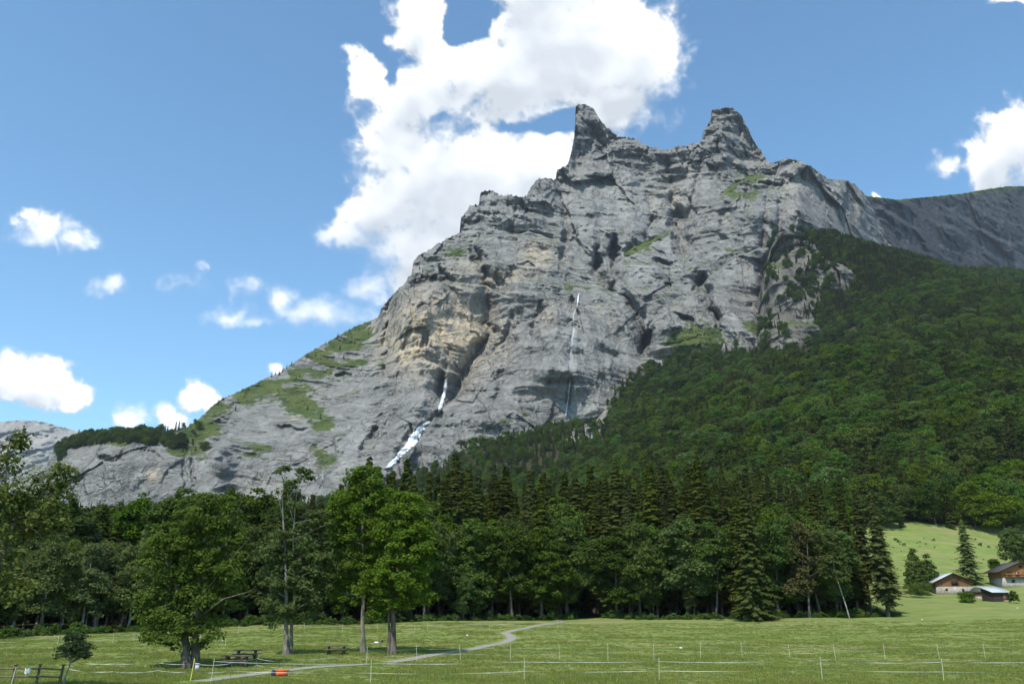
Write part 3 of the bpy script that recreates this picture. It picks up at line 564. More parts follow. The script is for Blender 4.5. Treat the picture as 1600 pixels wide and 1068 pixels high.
# cloud light and shade painted into vertex colour, by a march towards the sun
occ = np.zeros_like(den); bl = blur(den, 4)
for k in range(1, 15):
    sy, sx = int(k * 5 / STEP), int(-k * 2.0 / STEP); sh = np.zeros_like(bl); sh[sy:, :sx or None] = bl[:-sy, -sx:] if sx < 0 else bl[:-sy]; occ += sh
occ = blur(occ, 5); bulge = blur(CF, 2) - blur(CF, 12)
lum = np.clip(1.32 - .055 * np.clip(occ - 2.2, 0, 9) + .35 * bulge, .82, 1.45); lum = lum * (.70 + .30 * sstep(.0, .5, CF))
for bx, by, rx, ry, wt in ((800,160,120,26,.42),(690,225,62,40,.34),(960,172,80,28,.40),(620,350,60,40,.22),(560,375,50,18,.2),(640,430,60,26,.25),(60,628,60,12,.16),(1570,300,60,20,.3),(500,500,70,12,.25)): lum = lum - .5 * wt * np.exp(-((QX - bx) / rx) ** 2 - ((QY - by) / ry) ** 2) * (.7 + .6 * sstep(-.3, .3, pn(QX / 40, QY / 30, 0 * QX + 8)))  # soft grey bellies painted on as cloud shade
lum = np.clip(lum, .74, 1.5)
tone = np.clip((1.2 - lum) / .4, 0, 1)
EMI = np.stack([lum * (1 - .14 * tone), lum * (1 - .07 * tone), lum * (1 + .01 * tone)], -1)
m_, t, out = mat('cumulus'); m_.cycles.emission_sampling = 'NONE'
em = t.new('ShaderNodeEmission'); t.put(em.inputs[0], t.new('ShaderNodeVertexColor', layer_name='cloud').outputs[0]); em.inputs[1].default_value = .67
tr = t.new('ShaderNodeBsdfTransparent'); mx = t.new('ShaderNodeMixShader'); t.put(mx.inputs[0], t.attr('cover')); t.put(mx.inputs[1], tr.outputs[0]); t.put(mx.inputs[2], em.outputs[0]); t.put(out.inputs[0], mx.outputs[0])
ra, ry_, rz_ = rays(QX, QY); Rn = np.stack([ra, ry_, rz_], -1); Rn /= np.linalg.norm(Rn, axis=-1, keepdims=True); CV = Rn * 20000 + np.array([0, 0, CAMH])
Fc = grid_faces(*QX.shape); al = alpha.ravel(); keep = (al[Fc].max(1) > .004) & (CV.reshape(-1, 3)[Fc][:, :, 2].min(1) > 300); Fc = Fc[keep]
used, inv = np.unique(Fc, return_inverse=True); inv = inv.reshape(Fc.shape)
cm = mesh_from('sky', CV.reshape(-1, 3)[used], inv, m_, True, None, {'cover': al[used]})
ca_ = cm.color_attributes.new('cloud', 'FLOAT_COLOR', 'POINT'); ca_.data.foreach_set('color', np.c_[EMI.reshape(-1, 3)[used], np.ones(len(used))].astype(np.float32).ravel())
add('sky', cm, kind='structure', label='white cumulus clouds in the blue sky', category='sky')
print('cloud faces', len(Fc))

# ------------------------------------------------------------------ trees
def unit(v_): return v_ / (np.linalg.norm(v_, axis=-1, keepdims=True) + 1e-9)
def leaf_quads(C, N, L, Wd, rng):
    """one diamond leaf (or spray) per centre"""
    a = unit(np.cross(N, rng.normal(size=N.shape))); b = np.cross(N, a)
    fold = N * (L * .18)[:, None]
    V_ = np.stack([C - a * L[:, None], C + b * Wd[:, None] + fold, C + a * L[:, None], C - b * Wd[:, None] + fold], 1).reshape(-1, 3)
    return V_, np.arange(len(V_)).reshape(-1, 4)
def clumps(lobes, n, rng, inner=.45):
    """points spread over the outer shell of a set of ellipsoids (c, r)"""
    ar = np.array([(r_[0] * r_[1] + r_[0] * r_[2] + r_[1] * r_[2]) for _, r_ in lobes]); pk = rng.choice(len(lobes), n, p=ar / ar.sum())
    d = unit(rng.normal(size=(n, 3))); d[:, 2] = np.where(d[:, 2] < -.55, -d[:, 2], d[:, 2]); rad = 1 - inner * rng.rand(n) ** 1.6
    c_ = np.array([l[0] for l in lobes])[pk]; r_ = np.array([l[1] for l in lobes])[pk]
    return c_ + d * r_ * rad[:, None], d, pk
def foliage(lobes, ncl, per, cr, leaf, rng, flat=.6, droop=.25, inner=.45):
    Pc, D, pk = clumps(lobes, ncl, rng, inner)
    k = (per * (.5 + rng.rand(ncl))).astype(int); idx = np.repeat(np.arange(ncl), k); n = len(idx)
    crk = cr * (.55 + .9 * rng.rand(ncl))
    off = unit(rng.normal(size=(n, 3))) * (rng.rand(n, 1) ** .45) * crk[idx][:, None]; off[:, 2] *= flat
    outw = D[idx].copy(); outw[:, 2] *= .3
    C = Pc[idx] + off; C[:, 2] -= droop * np.maximum(0, (off * unit(outw)).sum(1))
    N = unit(.55 * unit(off + 1e-6) + .35 * D[idx] + np.array([0, 0, .75]) + .55 * rng.normal(size=(n, 3)))
    L = leaf * (.6 + .8 * rng.rand(n)); V_, Q_ = leaf_quads(C, N, L, L * (.55 + .2 * rng.rand(n)), rng)
    tint = np.clip(.5 + .25 * rng.normal(size=n) + .3 * (rng.rand(ncl)[idx] - .5), 0, 1)
    return V_, Q_, np.repeat(tint, 4), Pc
def limb(mb, a, b, r0, r1, rng, seg=5, sides=5, wob=.12, up=.0):
    a = np.array(a, float); b = np.array(b, float); t_ = np.linspace(0, 1, seg)[:, None]; L = np.linalg.norm(b - a)
    p = a + (b - a) * t_ + np.array([0, 0, 1.]) * up * L * (t_ * (1 - t_)) + np.r_[np.zeros((1, 3)), rng.normal(size=(seg - 1, 3)) * wob * L / seg * .5]
    mb.tube(p, r0 + (r1 - r0) * t_[:, 0], sides); return p
def flare_trunk(mb, pts, r0, r1, sides=9, rng=None):
    p = np.array(pts, float); n = 14; t_ = np.linspace(0, 1, n); k = np.linspace(0, 1, len(p)); q_ = np.stack([np.interp(t_, k, p[:, i]) for i in range(3)], -1)
    if rng is not None: q_[1:] += rng.normal(size=(n - 1, 3)) * r0 * .12
    r_ = r0 + (r1 - r0) * t_ ** .8; r_ = r_ * (1 + .55 * np.exp(-t_ * 16)); q_[0, 2] -= .3
    mb.tube(q_, r_, sides); return q_
def broadleaf(seed, H, wid, base, leaf, ncl, per, lm, bm=None, lobes=None, cr=1.1, trunk_r=None, nlimb=14, lean=.05, inner=.5):
    rng = np.random.RandomState(seed); mb = MB(); trunk_r = trunk_r or H * .014
    if lobes is None:
        lobes = []; n = 7 + rng.randint(4)
        for i in range(n):
            f_ = (i + .5) / n; z_ = base + (H - base) * (.12 + .74 * f_); prof = math.sin(math.pi * (.18 + .72 * f_)) ** .8
            an = rng.rand() * 6.28; rr = wid * .5 * prof * (.35 + .3 * rng.rand()); s_ = wid * (.26 + .14 * rng.rand()) * (.55 + .5 * prof)
            lobes.append((np.array([math.cos(an) * rr, math.sin(an) * rr, z_]), np.array([s_, s_, s_ * .85])))
        lobes.append((np.array([0, 0, H - wid * .22]), np.array([wid * .22] * 3)))
    top = np.array([lean * H * rng.normal(), lean * H * rng.normal(), H * .86])
    tp = flare_trunk(mb, [(0, 0, 0), top * np.array([.3, .3, .35]), top * np.array([.7, .7, .7]), top], trunk_r, trunk_r * .18, 8, rng)
    V_, Q_, tint, Pc = foliage(lobes, ncl, per, cr, leaf, rng, inner=inner)
    for i in rng.choice(len(Pc), min(nlimb, len(Pc)), False):
        z0 = np.clip(Pc[i, 2] - (.25 + .2 * rng.rand()) * np.hypot(Pc[i, 0], Pc[i, 1]) - .04 * H, base * .8, H * .8); k = int(np.argmin(np.abs(tp[:, 2] - z0)))
        limb(mb, tp[k], Pc[i], trunk_r * .34 * (1 - .6 * z0 / H), .02, rng, 5, 4, .2, .08)
    tv, tq = mb.arr()
    return (mesh_from('crown', V_, Q_, lm, False, None, {'tint': tint}), mesh_from('trunk', tv, tq, bm or M_BARK, True), lobes)
def spruce(seed, H, wid, base, lm, whorls=34, perw=7, nseg=7, spray=.55, skirt=1., sparse=0., powr=.85):
    rng = np.random.RandomState(seed); mb = MB(); flare_trunk(mb, [(0, 0, 0), (0, 0, H * .5), (0, 0, H)], H * .0125, .03, 7, rng)
    C, N, A, L, Wd, T_ = [], [], [], [], [], []
    for i in range(whorls):
        f_ = (i + rng.rand() * .6) / whorls; z_ = base + (H - base) * f_; R = wid * .5 * ((1 - f_) ** powr) * (.72 + .5 * rng.rand()) + .12
        if f_ < .12: R *= .65 + 2.8 * f_
        for j in range(perw):
            if rng.rand() < sparse: continue
            an = j * 6.283 / perw + rng.rand() * .9 + i * 1.1; zj = (rng.rand() - .5) * 4.5 * (H - base) / whorls; d = np.array([math.cos(an), math.sin(an)]); Rb = R * (.45 + .75 * rng.rand()); sag = Rb * (.18 + .42 * rng.rand()); n = max(3, int(nseg * (Rb / (wid * .5)) + 2)); tn = .3 + .5 * rng.rand()
            for q_ in range(n):
                u = (q_ + .6) / n; r_ = Rb * u; zz = z_ + zj - sag * (u ** 1.3) + sag * .35 * u ** 4
                for sd in (-1, 1, 0):
                    side = np.array([-d[1], d[0]]) * sd; ln = spray * (.45 + .75 * (1 - u)) * (.7 + .6 * rng.rand()) * (1 + Rb * .12)
                    ax = np.array([d[0] * .75 + side[0], d[1] * .75 + side[1], -.35 - .75 * rng.rand()]); ax = ax / np.linalg.norm(ax)
                    C.append((d[0] * r_ + ax[0] * ln * .7, d[1] * r_ + ax[1] * ln * .7, zz + ax[2] * ln * .7)); A.append(ax)
                    N.append((d[0] * .6 + .4 * rng.normal(), d[1] * .6 + .4 * rng.normal(), .8)); L.append(ln); Wd.append(ln * (.30 + .12 * rng.rand())); T_.append(np.clip(tn + .4 * (u - .5) + .15 * rng.normal(), 0, 1))
    C, N, A, L, Wd = map(np.array, (C, N, A, L, Wd)); b = unit(np.cross(N, A)); N = np.cross(A, b)
    V_ = np.stack([C - A * L[:, None], C + b * Wd[:, None], C + A * L[:, None], C - b * Wd[:, None]], 1).reshape(-1, 3)
    tv, tq = mb.arr()
    return (mesh_from('crown', V_, np.arange(len(V_)).reshape(-1, 4), lm, False, None, {'tint': np.repeat(T_, 4)}), mesh_from('trunk', tv, tq, M_BARK, True), None)
def plant_tree(name, pair, loc, sc=1., rz=0., label='', group=None, cat='tree', sz=None):
    e = bpy.data.objects.new(name, None); COL.objects.link(e); e.empty_display_size = .5
    e.location = [float(c_) for c_ in loc]; e.rotation_euler = (0, 0, float(rz)); e.scale = (float(sc), float(sc), float(sz if sz else sc)); e['label'] = label; e['category'] = cat
    if group: e['group'] = group
    for nm, me in (('trunk', pair[1]), ('crown', pair[0])): add(nm, me, e)
    return e

# ---- trees standing alone in the meadow, shaped after their outlines
def lone_tree(name, label, bx, by, lobes_px, leaf, ncl, per, lm, trunks, bm=M_BARK, seed=0, bare=(), depth=.85, cr=.8, nlimb=26, group=None, inner=.55, bandY=None, cat='tree', flat=.55):
    rng = np.random.RandomState(seed); b0 = ground_at(bx, by) if bandY is None else P(bx, by, bandY); Y = b0[1]
    if bandY is not None: b0[2] = gz1(b0[0], b0[1])
    toW = lambda px, py, dy=0.: P(px, py, Y + dy) - b0
    sc = Y / FPX / cp
    lobes = [(toW(px, py, (rng.rand() - .5) * rx * sc * .8), np.array([rx * sc, rx * sc * depth, ry * sc])) for px, py, rx, ry in lobes_px]
    mb = MB(); tps = []
    for pts, r0, r1 in trunks:
        q_ = [toW(px, py, dy) for px, py, dy in pts]; tps.append(flare_trunk(mb, q_, r0, r1, 9, rng))
    V_, Q_, tint, Pc = foliage(lobes, ncl, per, cr, leaf, rng, inner=inner, flat=flat)
    tp = np.concatenate(tps)
    for i in rng.choice(len(Pc), min(nlimb, len(Pc)), False):
        d_ = np.linalg.norm(tp - Pc[i], axis=1) + np.maximum(0, tp[:, 2] - Pc[i, 2] + .3) * 3 + (tp[:, 2] < lobes[0][0][2] * .12) * 9; k = int(np.argmin(d_)); limb(mb, tp[k], Pc[i], max(.04, trunks[0][1] * .22), .015, rng, 6, 4, .25, .1)
    for pts, r0, r1 in bare:
        q_ = np.array([toW(px, py, dy) for px, py, dy in pts]); mb.tube(q_, np.linspace(r0, r1, len(q_)), 6)
    e = bpy.data.objects.new(name, None); COL.objects.link(e); e.location = [float(c_) for c_ in b0]; e['label'] = label; e['category'] = cat
    if group: e['group'] = group
    add('trunk', mb.mesh('trunk', bm, True), e); add('crown', mesh_from('crown', V_, Q_, lm, False, None, {'tint': tint}), e)
    return b0
tA = lone_tree('maple_tree', 'squat broad maple with a thick forked trunk beside the two picnic tables', 297, 1043,
    [(300,955,45,38),(262,940,46,48),(250,985,32,26),(330,925,40,55),(300,880,58,55),(255,880,36,42),(345,865,36,48),(310,815,42,40),(275,835,36,36),(335,800,30,26),(350,905,26,36),(292,995,52,22),(370,850,18,30)], .125, 430, 66, M_MAPLE,
    [([(292,1043,0),(291,1010,0),(285,960,.3),(275,900,.3)], .42, .12), ([(302,1043,.2),(306,1000,.2),(310,920,0),(315,830,0)], .40, .08)], seed=3, cr=.62,
    bare=[([(312,940,0),(335,905,-.6),(362,870,-.8),(386,845,-1.)], .09, .02), ([(308,900,0),(350,850,-.5),(372,800,-.7),(378,780,-.7)], .08, .02), ([(316,960,-.5),(350,935,-1.2),(385,925,-1.5),(398,918,-1.5)], .07, .02)])
tB = lone_tree('maple_tree', 'tall maple with bare pale upper limbs, nearest the lone picnic table', 451, 1022,
    [(452,935,36,30),(430,955,24,30),(478,950,26,34),(452,895,40,34),(485,900,34,40),(440,860,30,32),(480,850,30,34),(505,870,22,34),(500,815,18,22),(450,762,24,15),(474,740,16,13),(444,744,15,13),(462,785,18,14),(436,785,12,10),(428,900,18,30)], .14, 250, 66, M_MAPLE,
    [([(447,1022,0),(448,990,0),(447,930,0),(446,860,.3),(440,780,.3),(446,735,.3)], .28, .018), ([(454,1022,.3),(456,985,.2),(460,930,0),(458,850,0),(462,780,0),(472,732,0)], .2, .018)], bm=M_MIDBARK, seed=5, cr=.7,
    bare=[([(440,800,.3),(434,770,.3),(430,748,.3)], .035, .012), ([(460,820,0),(452,790,0),(448,760,0)], .04, .012), ([(462,790,0),(480,760,0),(484,742,0)], .035, .012)])
tC = lone_tree('maple_tree', 'tallest green maple, slim pale trunk, between the lone picnic table and its twin', 568, 1020,
    [(565,900,38,44),(540,870,30,42),(590,860,34,44),(560,820,44,44),(560,775,40,36),(575,750,28,24),(545,790,30,32),(600,800,24,34),(540,925,24,30),(585,930,26,32),(530,830,20,30)], .145, 340, 68, M_MAPLE2,
    [([(567,1020,0),(566,980,0),(569,930,.2),(567,860,0),(566,790,0),(568,745,0)], .25, .05)], bm=M_MIDBARK, seed=8, cr=.7)
tD = lone_tree('maple_tree', 'bright green maple with a dark double trunk at the end of the path', 611, 1022,
    [(618,900,44,36),(640,860,38,40),(625,820,38,34),(655,890,24,36),(590,915,28,30),(615,945,30,22),(645,930,28,22),(605,850,30,36),(650,830,24,28),(635,790,26,22),(600,955,20,16)], .145, 320, 68, M_MAPLE2,
    [([(614,1022,0),(614,985,0),(613,930,0),(618,860,0),(624,800,0)], .34, .06), ([(607,1022,-.2),(608,985,-.1),(606,940,.1),(600,870,.2)], .17, .05)], seed=11, cr=.7)
lone_tree('fruit_tree', 'loose yellowing leafy tree reaching in at the left edge above the wooden fence', -20, 1062,
    [(10,720,26,30),(30,690,14,20),(20,790,45,36),(70,770,36,30),(95,745,20,20),(40,830,45,34),(-30,800,50,60),(10,890,40,40),(30,930,28,30),(-40,900,50,60),(-50,720,40,50),(80,810,26,20),(25,670,6,10)], .115, 300, 30, M_FRUIT,
    [([(-20,1062,0),(-16,980,0),(2,880,.0),(22,820,0),(42,770,0),(60,740,0)], .20, .04), ([(-14,940,0),(-10,860,.3),(5,780,.3),(12,700,.3),(24,668,.3)], .12, .02)], seed=15, cr=.62, bandY=42., nlimb=60, inner=.8, flat=.7,
    bare=[([(25,815,0),(55,828,-.3),(68,842,-.5)], .045, .02)])
lone_tree('young_tree', 'small grey-green sapling leaning on its pale stake by the wooden fence', 100, 1066,
    [(118,1005,20,14),(112,1020,22,12),(128,1018,16,13),(105,1008,12,10),(118,993,9,8)], .075, 90, 40, M_WILLOW, [([(99,1067,0),(104,1052,0),(110,1036,0),(114,1015,0)], .055, .03)], bm=M_PALEBARK, seed=18, cr=.28, bandY=49., nlimb=30, inner=.8)

# ---- kinds of forest tree (each mesh is shared)
BRO = [broadleaf(30 + i, 20, [10, 9, 11, 9.5][i], [1.5, 3, 2, 1][i], .24, [260, 230, 290, 250][i], 52, M_BROAD, cr=1.1) for i in range(4)]
ASP = [broadleaf(40 + i, 14, [6, 7, 5.5][i], 1.5, .17, 240, 42, M_ASPEN, M_PALEBARK, cr=.8, inner=.6) for i in range(3)]
SPR = [spruce(50 + i, 33, [9.4, 8.4, 10.4, 8.0, 9.0, 7.6][i], [2.5, 4, 2, 7, 3, 9][i], M_SPRUCE, 60, 10, 9, .50, sparse=[.05, .15, .1, .25, .18, .3][i], powr=[.85, .7, .95, .75, .6, .8][i]) for i in range(6)]
FBR = [broadleaf(60 + i, 17, [15, 13, 16.5, 12][i], 1.5, .36, 240, 30, M_FAR, cr=1.6, nlimb=4, inner=.3) for i in range(4)]
FSP = [spruce(70 + i, 21, [5.6, 5, 6.2][i], 1.5, M_SPRUCE, 24, 6, 5, .75) for i in range(3)]


def joined(pair, name):
    a, b = pair[1], pair[0]; Vs, Fs, mi, tn, off = [], [], [], [], 0
    for k, me in enumerate((a, b)):
        v_ = np.empty(len(me.vertices) * 3, np.float32); me.vertices.foreach_get('co', v_); f_ = np.empty(len(me.loops), np.int32); me.loops.foreach_get('vertex_index', f_)
        Vs.append(v_.reshape(-1, 3)); Fs.append(f_.reshape(-1, 4) + off); mi.append(np.full(len(f_) // 4, k)); off += len(v_) // 3
        tt = np.zeros(len(v_) // 3, np.float32)
        if 'tint' in me.attributes: me.attributes['tint'].data.foreach_get('value', tt)
        tn.append(tt)
    return mesh_from(name, np.concatenate(Vs), np.concatenate(Fs), [a.materials[0], b.materials[0]], False, np.concatenate(mi), {'tint': np.concatenate(tn)})
def scatter(name, pts, kind_idx, sxy, sz, rot, meshes, **props):
    """one object that instances the given meshes on points (uncountable growth)"""
    me = bpy.data.meshes.new(name); me.vertices.add(len(pts)); me.vertices.foreach_set('co', np.asarray(pts, np.float32).ravel())
    for nm, typ, val in (('vi', 'INT', kind_idx), ('rz', 'FLOAT', rot)):
        at = me.attributes.new(nm, typ, 'POINT'); at.data.foreach_set('value', np.asarray(val, np.int32 if typ == 'INT' else np.float32))
    at = me.attributes.new('sv', 'FLOAT_VECTOR', 'POINT'); at.data.foreach_set('vector', np.stack([sxy, sxy, sz], -1).astype(np.float32).ravel())
    ob = add(name, me, **props); ng = bpy.data.node_groups.new(name, 'GeometryNodeTree')
    ng.interface.new_socket('Geometry', in_out='INPUT', socket_type='NodeSocketGeometry'); ng.interface.new_socket('Geometry', in_out='OUTPUT', socket_type='NodeSocketGeometry')
    N_, L_ = ng.nodes, ng.links; i_ = N_.new('NodeGroupInput'); o_ = N_.new('NodeGroupOutput'); jn = N_.new('GeometryNodeJoinGeometry')
    def named(nm, dt): n = N_.new('GeometryNodeInputNamedAttribute'); n.data_type = dt; n.inputs[0].default_value = nm; return n.outputs[0]
    vi, rz_n, sv = named('vi', 'INT'), named('rz', 'FLOAT'), named('sv', 'FLOAT_VECTOR')
    cb = N_.new('ShaderNodeCombineXYZ'); L_.new(rz_n, cb.inputs[2])
    for k, src in enumerate(meshes):
        so_ = bpy.data.objects.new(name + '_source', src)
        oi = N_.new('GeometryNodeObjectInfo'); oi.inputs['Object'].default_value = so_; oi.inputs['As Instance'].default_value = True
        cmp_ = N_.new('FunctionNodeCompare'); cmp_.data_type = 'INT'; cmp_.operation = 'EQUAL'; L_.new(vi, cmp_.inputs[2]); cmp_.inputs[3].default_value = k
        ip = N_.new('GeometryNodeInstanceOnPoints'); L_.new(i_.outputs[0], ip.inputs['Points']); L_.new(cmp_.outputs[0], ip.inputs['Selection']); L_.new(oi.outputs['Geometry'], ip.inputs['Instance'])
        L_.new(cb.outputs[0], ip.inputs['Rotation']); L_.new(sv, ip.inputs['Scale']); L_.new(ip.outputs[0], jn.inputs[0])
    L_.new(jn.outputs[0], o_.inputs[0]); md = ob.modifiers.new('scatter', 'NODES'); md.node_group = ng
    return ob
# ---- where every forest tree stands
rng = np.random.RandomState(101)
cand = []
for (y0, y1, stp) in ((100, 260, 5.2), (260, 520, 8.4), (520, 1650, 10.6)):
    yv = np.arange(y0, y1, stp); xv = np.arange(-1300, 1500, stp); a_, b_ = np.meshgrid(xv, yv); a_ = a_ + (rng.rand(*a_.shape) - .5) * stp * .85; b_ = b_ + (rng.rand(*b_.shape) - .5) * stp * .85
    m_ok = (np.abs(a_) < b_ * .80 + 25); cand.append(np.stack([a_[m_ok], b_[m_ok]], -1))
yv = np.arange(1050, 1420, 6.2); xv = np.arange(380, 800, 6.2); a_, b_ = np.meshgrid(xv, yv); a_ = a_ + (rng.rand(*a_.shape) - .5) * 5; b_ = b_ + (rng.rand(*b_.shape) - .5) * 5; cand.append(np.stack([a_.ravel(), b_.ravel()], -1))
cand = np.concatenate(cand); cand = cand[in_wood(cand[:, 0], cand[:, 1])]
cz = gz(cand[:, 0], cand[:, 1]); cpx, cpy, cd = proj(np.c_[cand, cz])
bnd = np.interp(cpx, [b[0] for b in BOUND], [b[1] for b in BOUND])
KNOB = [[(1196,566),(1212,522),(1250,502),(1292,528),(1340,508),(1352,548),(1240,570)], [(1180,505),(1198,400),(1216,362),(1262,366),(1282,420),(1262,440),(1276,482),(1236,505)], [(1298,428),(1330,424),(1342,446),(1308,458)]]
knob = np.zeros(len(cand), bool)
for kp in KNOB: knob |= inpoly(cpx, cpy, kp)
mead = inpoly(cpx, cpy, [(1392,838),(1440,824),(1500,826),(1570,848),(1700,864),(1700,980),(1412,980)]) & (cand[:, 1] < 420)
keep = (cpy > bnd + 1) & ~(knob & (rng.rand(len(cand)) < .93)) & ~mead
glade = inpoly(cpx, cpy, [(880,690),(930,640),(962,600),(985,592),(960,640),(925,690)]) & (cand[:, 1] > 600); keep &= ~(glade & (rng.rand(len(cand)) < .6))
SPECIAL = [(1180,160),(1265,163),(1322,161),(1386,167)]
for spx, sY in SPECIAL:
    sx = Xat(spx, sY, 3); keep &= np.hypot(cand[:, 0] - sx, cand[:, 1] - sY) > 4.5
pth = ground_at(922, 966)[:2]; keep &= ~((np.abs(cand[:, 0] - pth[0]) < 3.0) & (cand[:, 1] < 190))
cand, cz, cpx, cpy = cand[keep], cz[keep], cpx[keep], cpy[keep]; nT = len(cand); X_, Y_ = cand.T
edgeY = np.interp(cpx, ex_px, ex_Y); dep = Y_ - edgeY; u1, u2, u3 = rng.rand(3, nT)
patch = fbm(X_ / 90, Y_ / 90, 0 * X_ + 2, 2); tall = np.interp(cpx, [-200, 200, 380, 520, 700, 900, 1050, 1250, 1330, 1400], [23, 23, 24, 29, 33, 33, 34, 29, 26, 23])
near_ = Y_ < 262
front = np.where(cpx < 240, 38, np.where(cpx < 520, 16, 13))
kind = np.where(near_, np.where(dep < front, np.where(cpx < 240, 1, 0), 2), np.where(u1 < np.clip(.36 + .9 * patch + .5 * ((cpx > 1200) & (cpx < 1460) & (Y_ > 1120)) + .25 * (Y_ < 420), .05, .85), 4, 3))
kind = np.where(near_ & (dep < front) & (cpx > 240) & (u1 < .14), 2, kind); kind = np.where(near_ & (dep >= front) & (u1 < .24), 0, kind); kind = np.where(near_ & (cpx > 1335), 2, kind)
kind = np.where(near_ & (dep < front) & (cpx > 240) & (cpx < 420) & (u1 > .5), 1, kind)
hgt = np.select([kind == 0, kind == 1, kind == 2, kind == 3], [16.5 + 5 * u2, 10.5 + 4.5 * u2, tall * (.72 + .36 * u2), 12 + 9 * u2], 14.5 + 9.5 * u2)
hgt = np.where((kind == 2) & (dep < front), hgt * .82, hgt); hgt = np.where((kind == 0) & (dep >= front) & near_, hgt * 1.22, hgt); hgt = np.where((kind == 0) & (dep < 6) & (u3 < .45), hgt * .5, hgt)
apron = (cpx < 960) & (Y_ > 480); hgt = np.where(apron, hgt * np.interp(Y_, [480, 1000], [.9, .62]), hgt); upper = (cpx > 1150) & (Y_ > 1100); hgt = np.where(upper, hgt * .82, hgt)
basew = np.array([9.5, 6.2, 9.0, 14.5, 5.6])[kind] * (hgt / np.array([20, 14, 33, 17, 21])[kind]); baseh = np.array([20, 14, 33, 17, 21])[kind]
wsc = (hgt / baseh) * (.82 + .42 * u3); wsc = np.where(kind == 2, np.maximum(wsc, .82), wsc); wsc = np.where(kind == 3, (hgt / baseh) * (.62 + .80 * u3), wsc)
var = rng.randint(0, 100, nT); rot = rng.rand(nT) * 6.283
# which ones show largest: paint trees front to back into a small depth mask
order = np.argsort(Y_); S = .5; Hh, Ww = int(1068 * S), int(1600 * S); cover = np.zeros((Hh, Ww), bool); vis = np.zeros(nT)
for (x0, x1, y0, y1) in ((215,390,770,1010), (415,530,780,990), (510,680,730,985)): cover[int(y0 * S):int(y1 * S), int(x0 * S):int(x1 * S)] = True
tpx_, tpy_, _ = proj(np.c_[X_, Y_, cz + hgt])
for i in order:
    hw = basew[i] * .5 * FPX / Y_[i] * .8; y0, y1 = tpy_[i], cpy[i]
    if cpx[i] + hw < 0 or cpx[i] - hw > 1600 or y1 < 0: continue
    r0, r1 = max(0, int(y0 * S)), min(Hh, int(y1 * S) + 1); c0, c1 = max(0, int((cpx[i] - hw) * S)), min(Ww, int((cpx[i] + hw) * S) + 1)
    if r1 <= r0 or c1 <= c0: continue
    yy_, xx_ = np.mgrid[r0:r1, c0:c1]; f_ = np.clip((yy_ / S - y0) / max(1., y1 - y0), 0, 1); lim = hw * (f_ if kind[i] in (2, 4) else np.sqrt(np.clip(1 - (2 * f_ - 1) ** 2, 0, 1)))
    sh = np.abs(xx_ / S - cpx[i]) <= lim + .8; sub = cover[r0:r1, c0:c1]; vis[i] = (sh & ~sub).sum(); sub |= sh
big = np.argsort(-vis)[:290]; big = big[vis[big] > 12]; isbig = np.zeros(nT, bool); isbig[big] = True
print('forest trees', nT, 'individual', len(big), 'smallest', vis[big].min())
def ordinal(n): return f"{n}{'th' if 10 <= n % 100 <= 20 else {1: 'st', 2: 'nd', 3: 'rd'}.get(n % 10, 'th')}"
ZONE = [(240, 'above the pale thicket on the left'), (420, 'behind the squat forked maple'), (700, 'behind the three tall maples'), (960, 'above the mouth of the gravel path'), (1200, 'in the middle of the wood'), (1600, 'at the right end of the wood')]
HZ = [(700, 'on the low slope under the cascade'), (960, 'on the apron under the thin waterfall'), (1200, 'on the slope below the green patch'), (1420, 'on the slope below the rock outcrop'), (2000, 'on the steep slope above the chalets')]
KINDN = ['broadleaf_tree', 'aspen_tree', 'spruce_tree', 'broadleaf_tree', 'spruce_tree']; POOL = [BRO, ASP, SPR, FBR, FSP]
srt = big[np.argsort(cpx[big])]; cnt = {}
for i in srt:
    k = kind[i]; zone = next(z for lim_, z in (ZONE if near_[i] else HZ) if cpx[i] < lim_)
    if near_[i] and dep[i] < front[i] + 3:
        kn = ('leafy broadleaf tree', 'slender pale-leaved aspen', 'dark spruce')[k]; cnt[k] = cnt.get(k, 0) + 1; lab = f'{kn} on the wood front, {ordinal(cnt[k])} such tree from the left'; grp = 'trees along the front edge of the wood'
    elif near_[i]:
        lab = ('green broadleaf crown', 'pale aspen crown', 'tall dark spruce')[k] + ' ' + zone; grp = 'trees deeper in the wood ' + zone
    else:
        zone = ('low down ' if cpy[i] > 720 else 'midway up ' if cpy[i] > 600 else 'high up ') + zone; lab = ('rounded green broadleaf tree ' if k == 3 else 'dark pointed spruce ') + zone; grp = 'hillside trees ' + zone
    plant_tree(KINDN[k], POOL[k][var[i] % len(POOL[k])], (X_[i], Y_[i], cz[i] - .15), wsc[i], rot[i], lab, grp, 'tree', hgt[i] / baseh[i])
rest = np.where(~isbig)[0]
# trees that cling to the crags and the grassy ridge
ex = []
def on_rock(px, py, k, h): p_ = mount_at(px, py); ex.append((p_[0], p_[1], p_[2] - .8, k, h))
for _ in range(420):
    px = 88 + 235 * rng.rand(); top = np.interp(px, [88, 110, 150, 250, 300, 325], [700, 687, 681, 676, 664, 648]); band = np.interp(px, [88, 110, 200, 250, 290, 325], [26, 14, 13, 22, 42, 60]); dn = pn(np.array([px * .05]), np.array([.5]), np.array([2.]))[0]
    if rng.rand() > np.interp(px, [88, 250, 275, 325], [1, 1, .55, .12]): continue
    on_rock(px, top + band * rng.rand() ** (1.2 if px < 260 else 1.0), 3 if rng.rand() < .7 else 4, (6.5 + 6.5 * rng.rand()) * (1 + .35 * dn))
for _ in range(26):
    px = 300 + 300 * rng.rand(); top = np.interp(px, [r[0] for r in RIDGE], [r[1] for r in RIDGE]); on_rock(px, top + 1 + 45 * rng.rand() ** 2.2, 4, 5 + 6 * rng.rand())
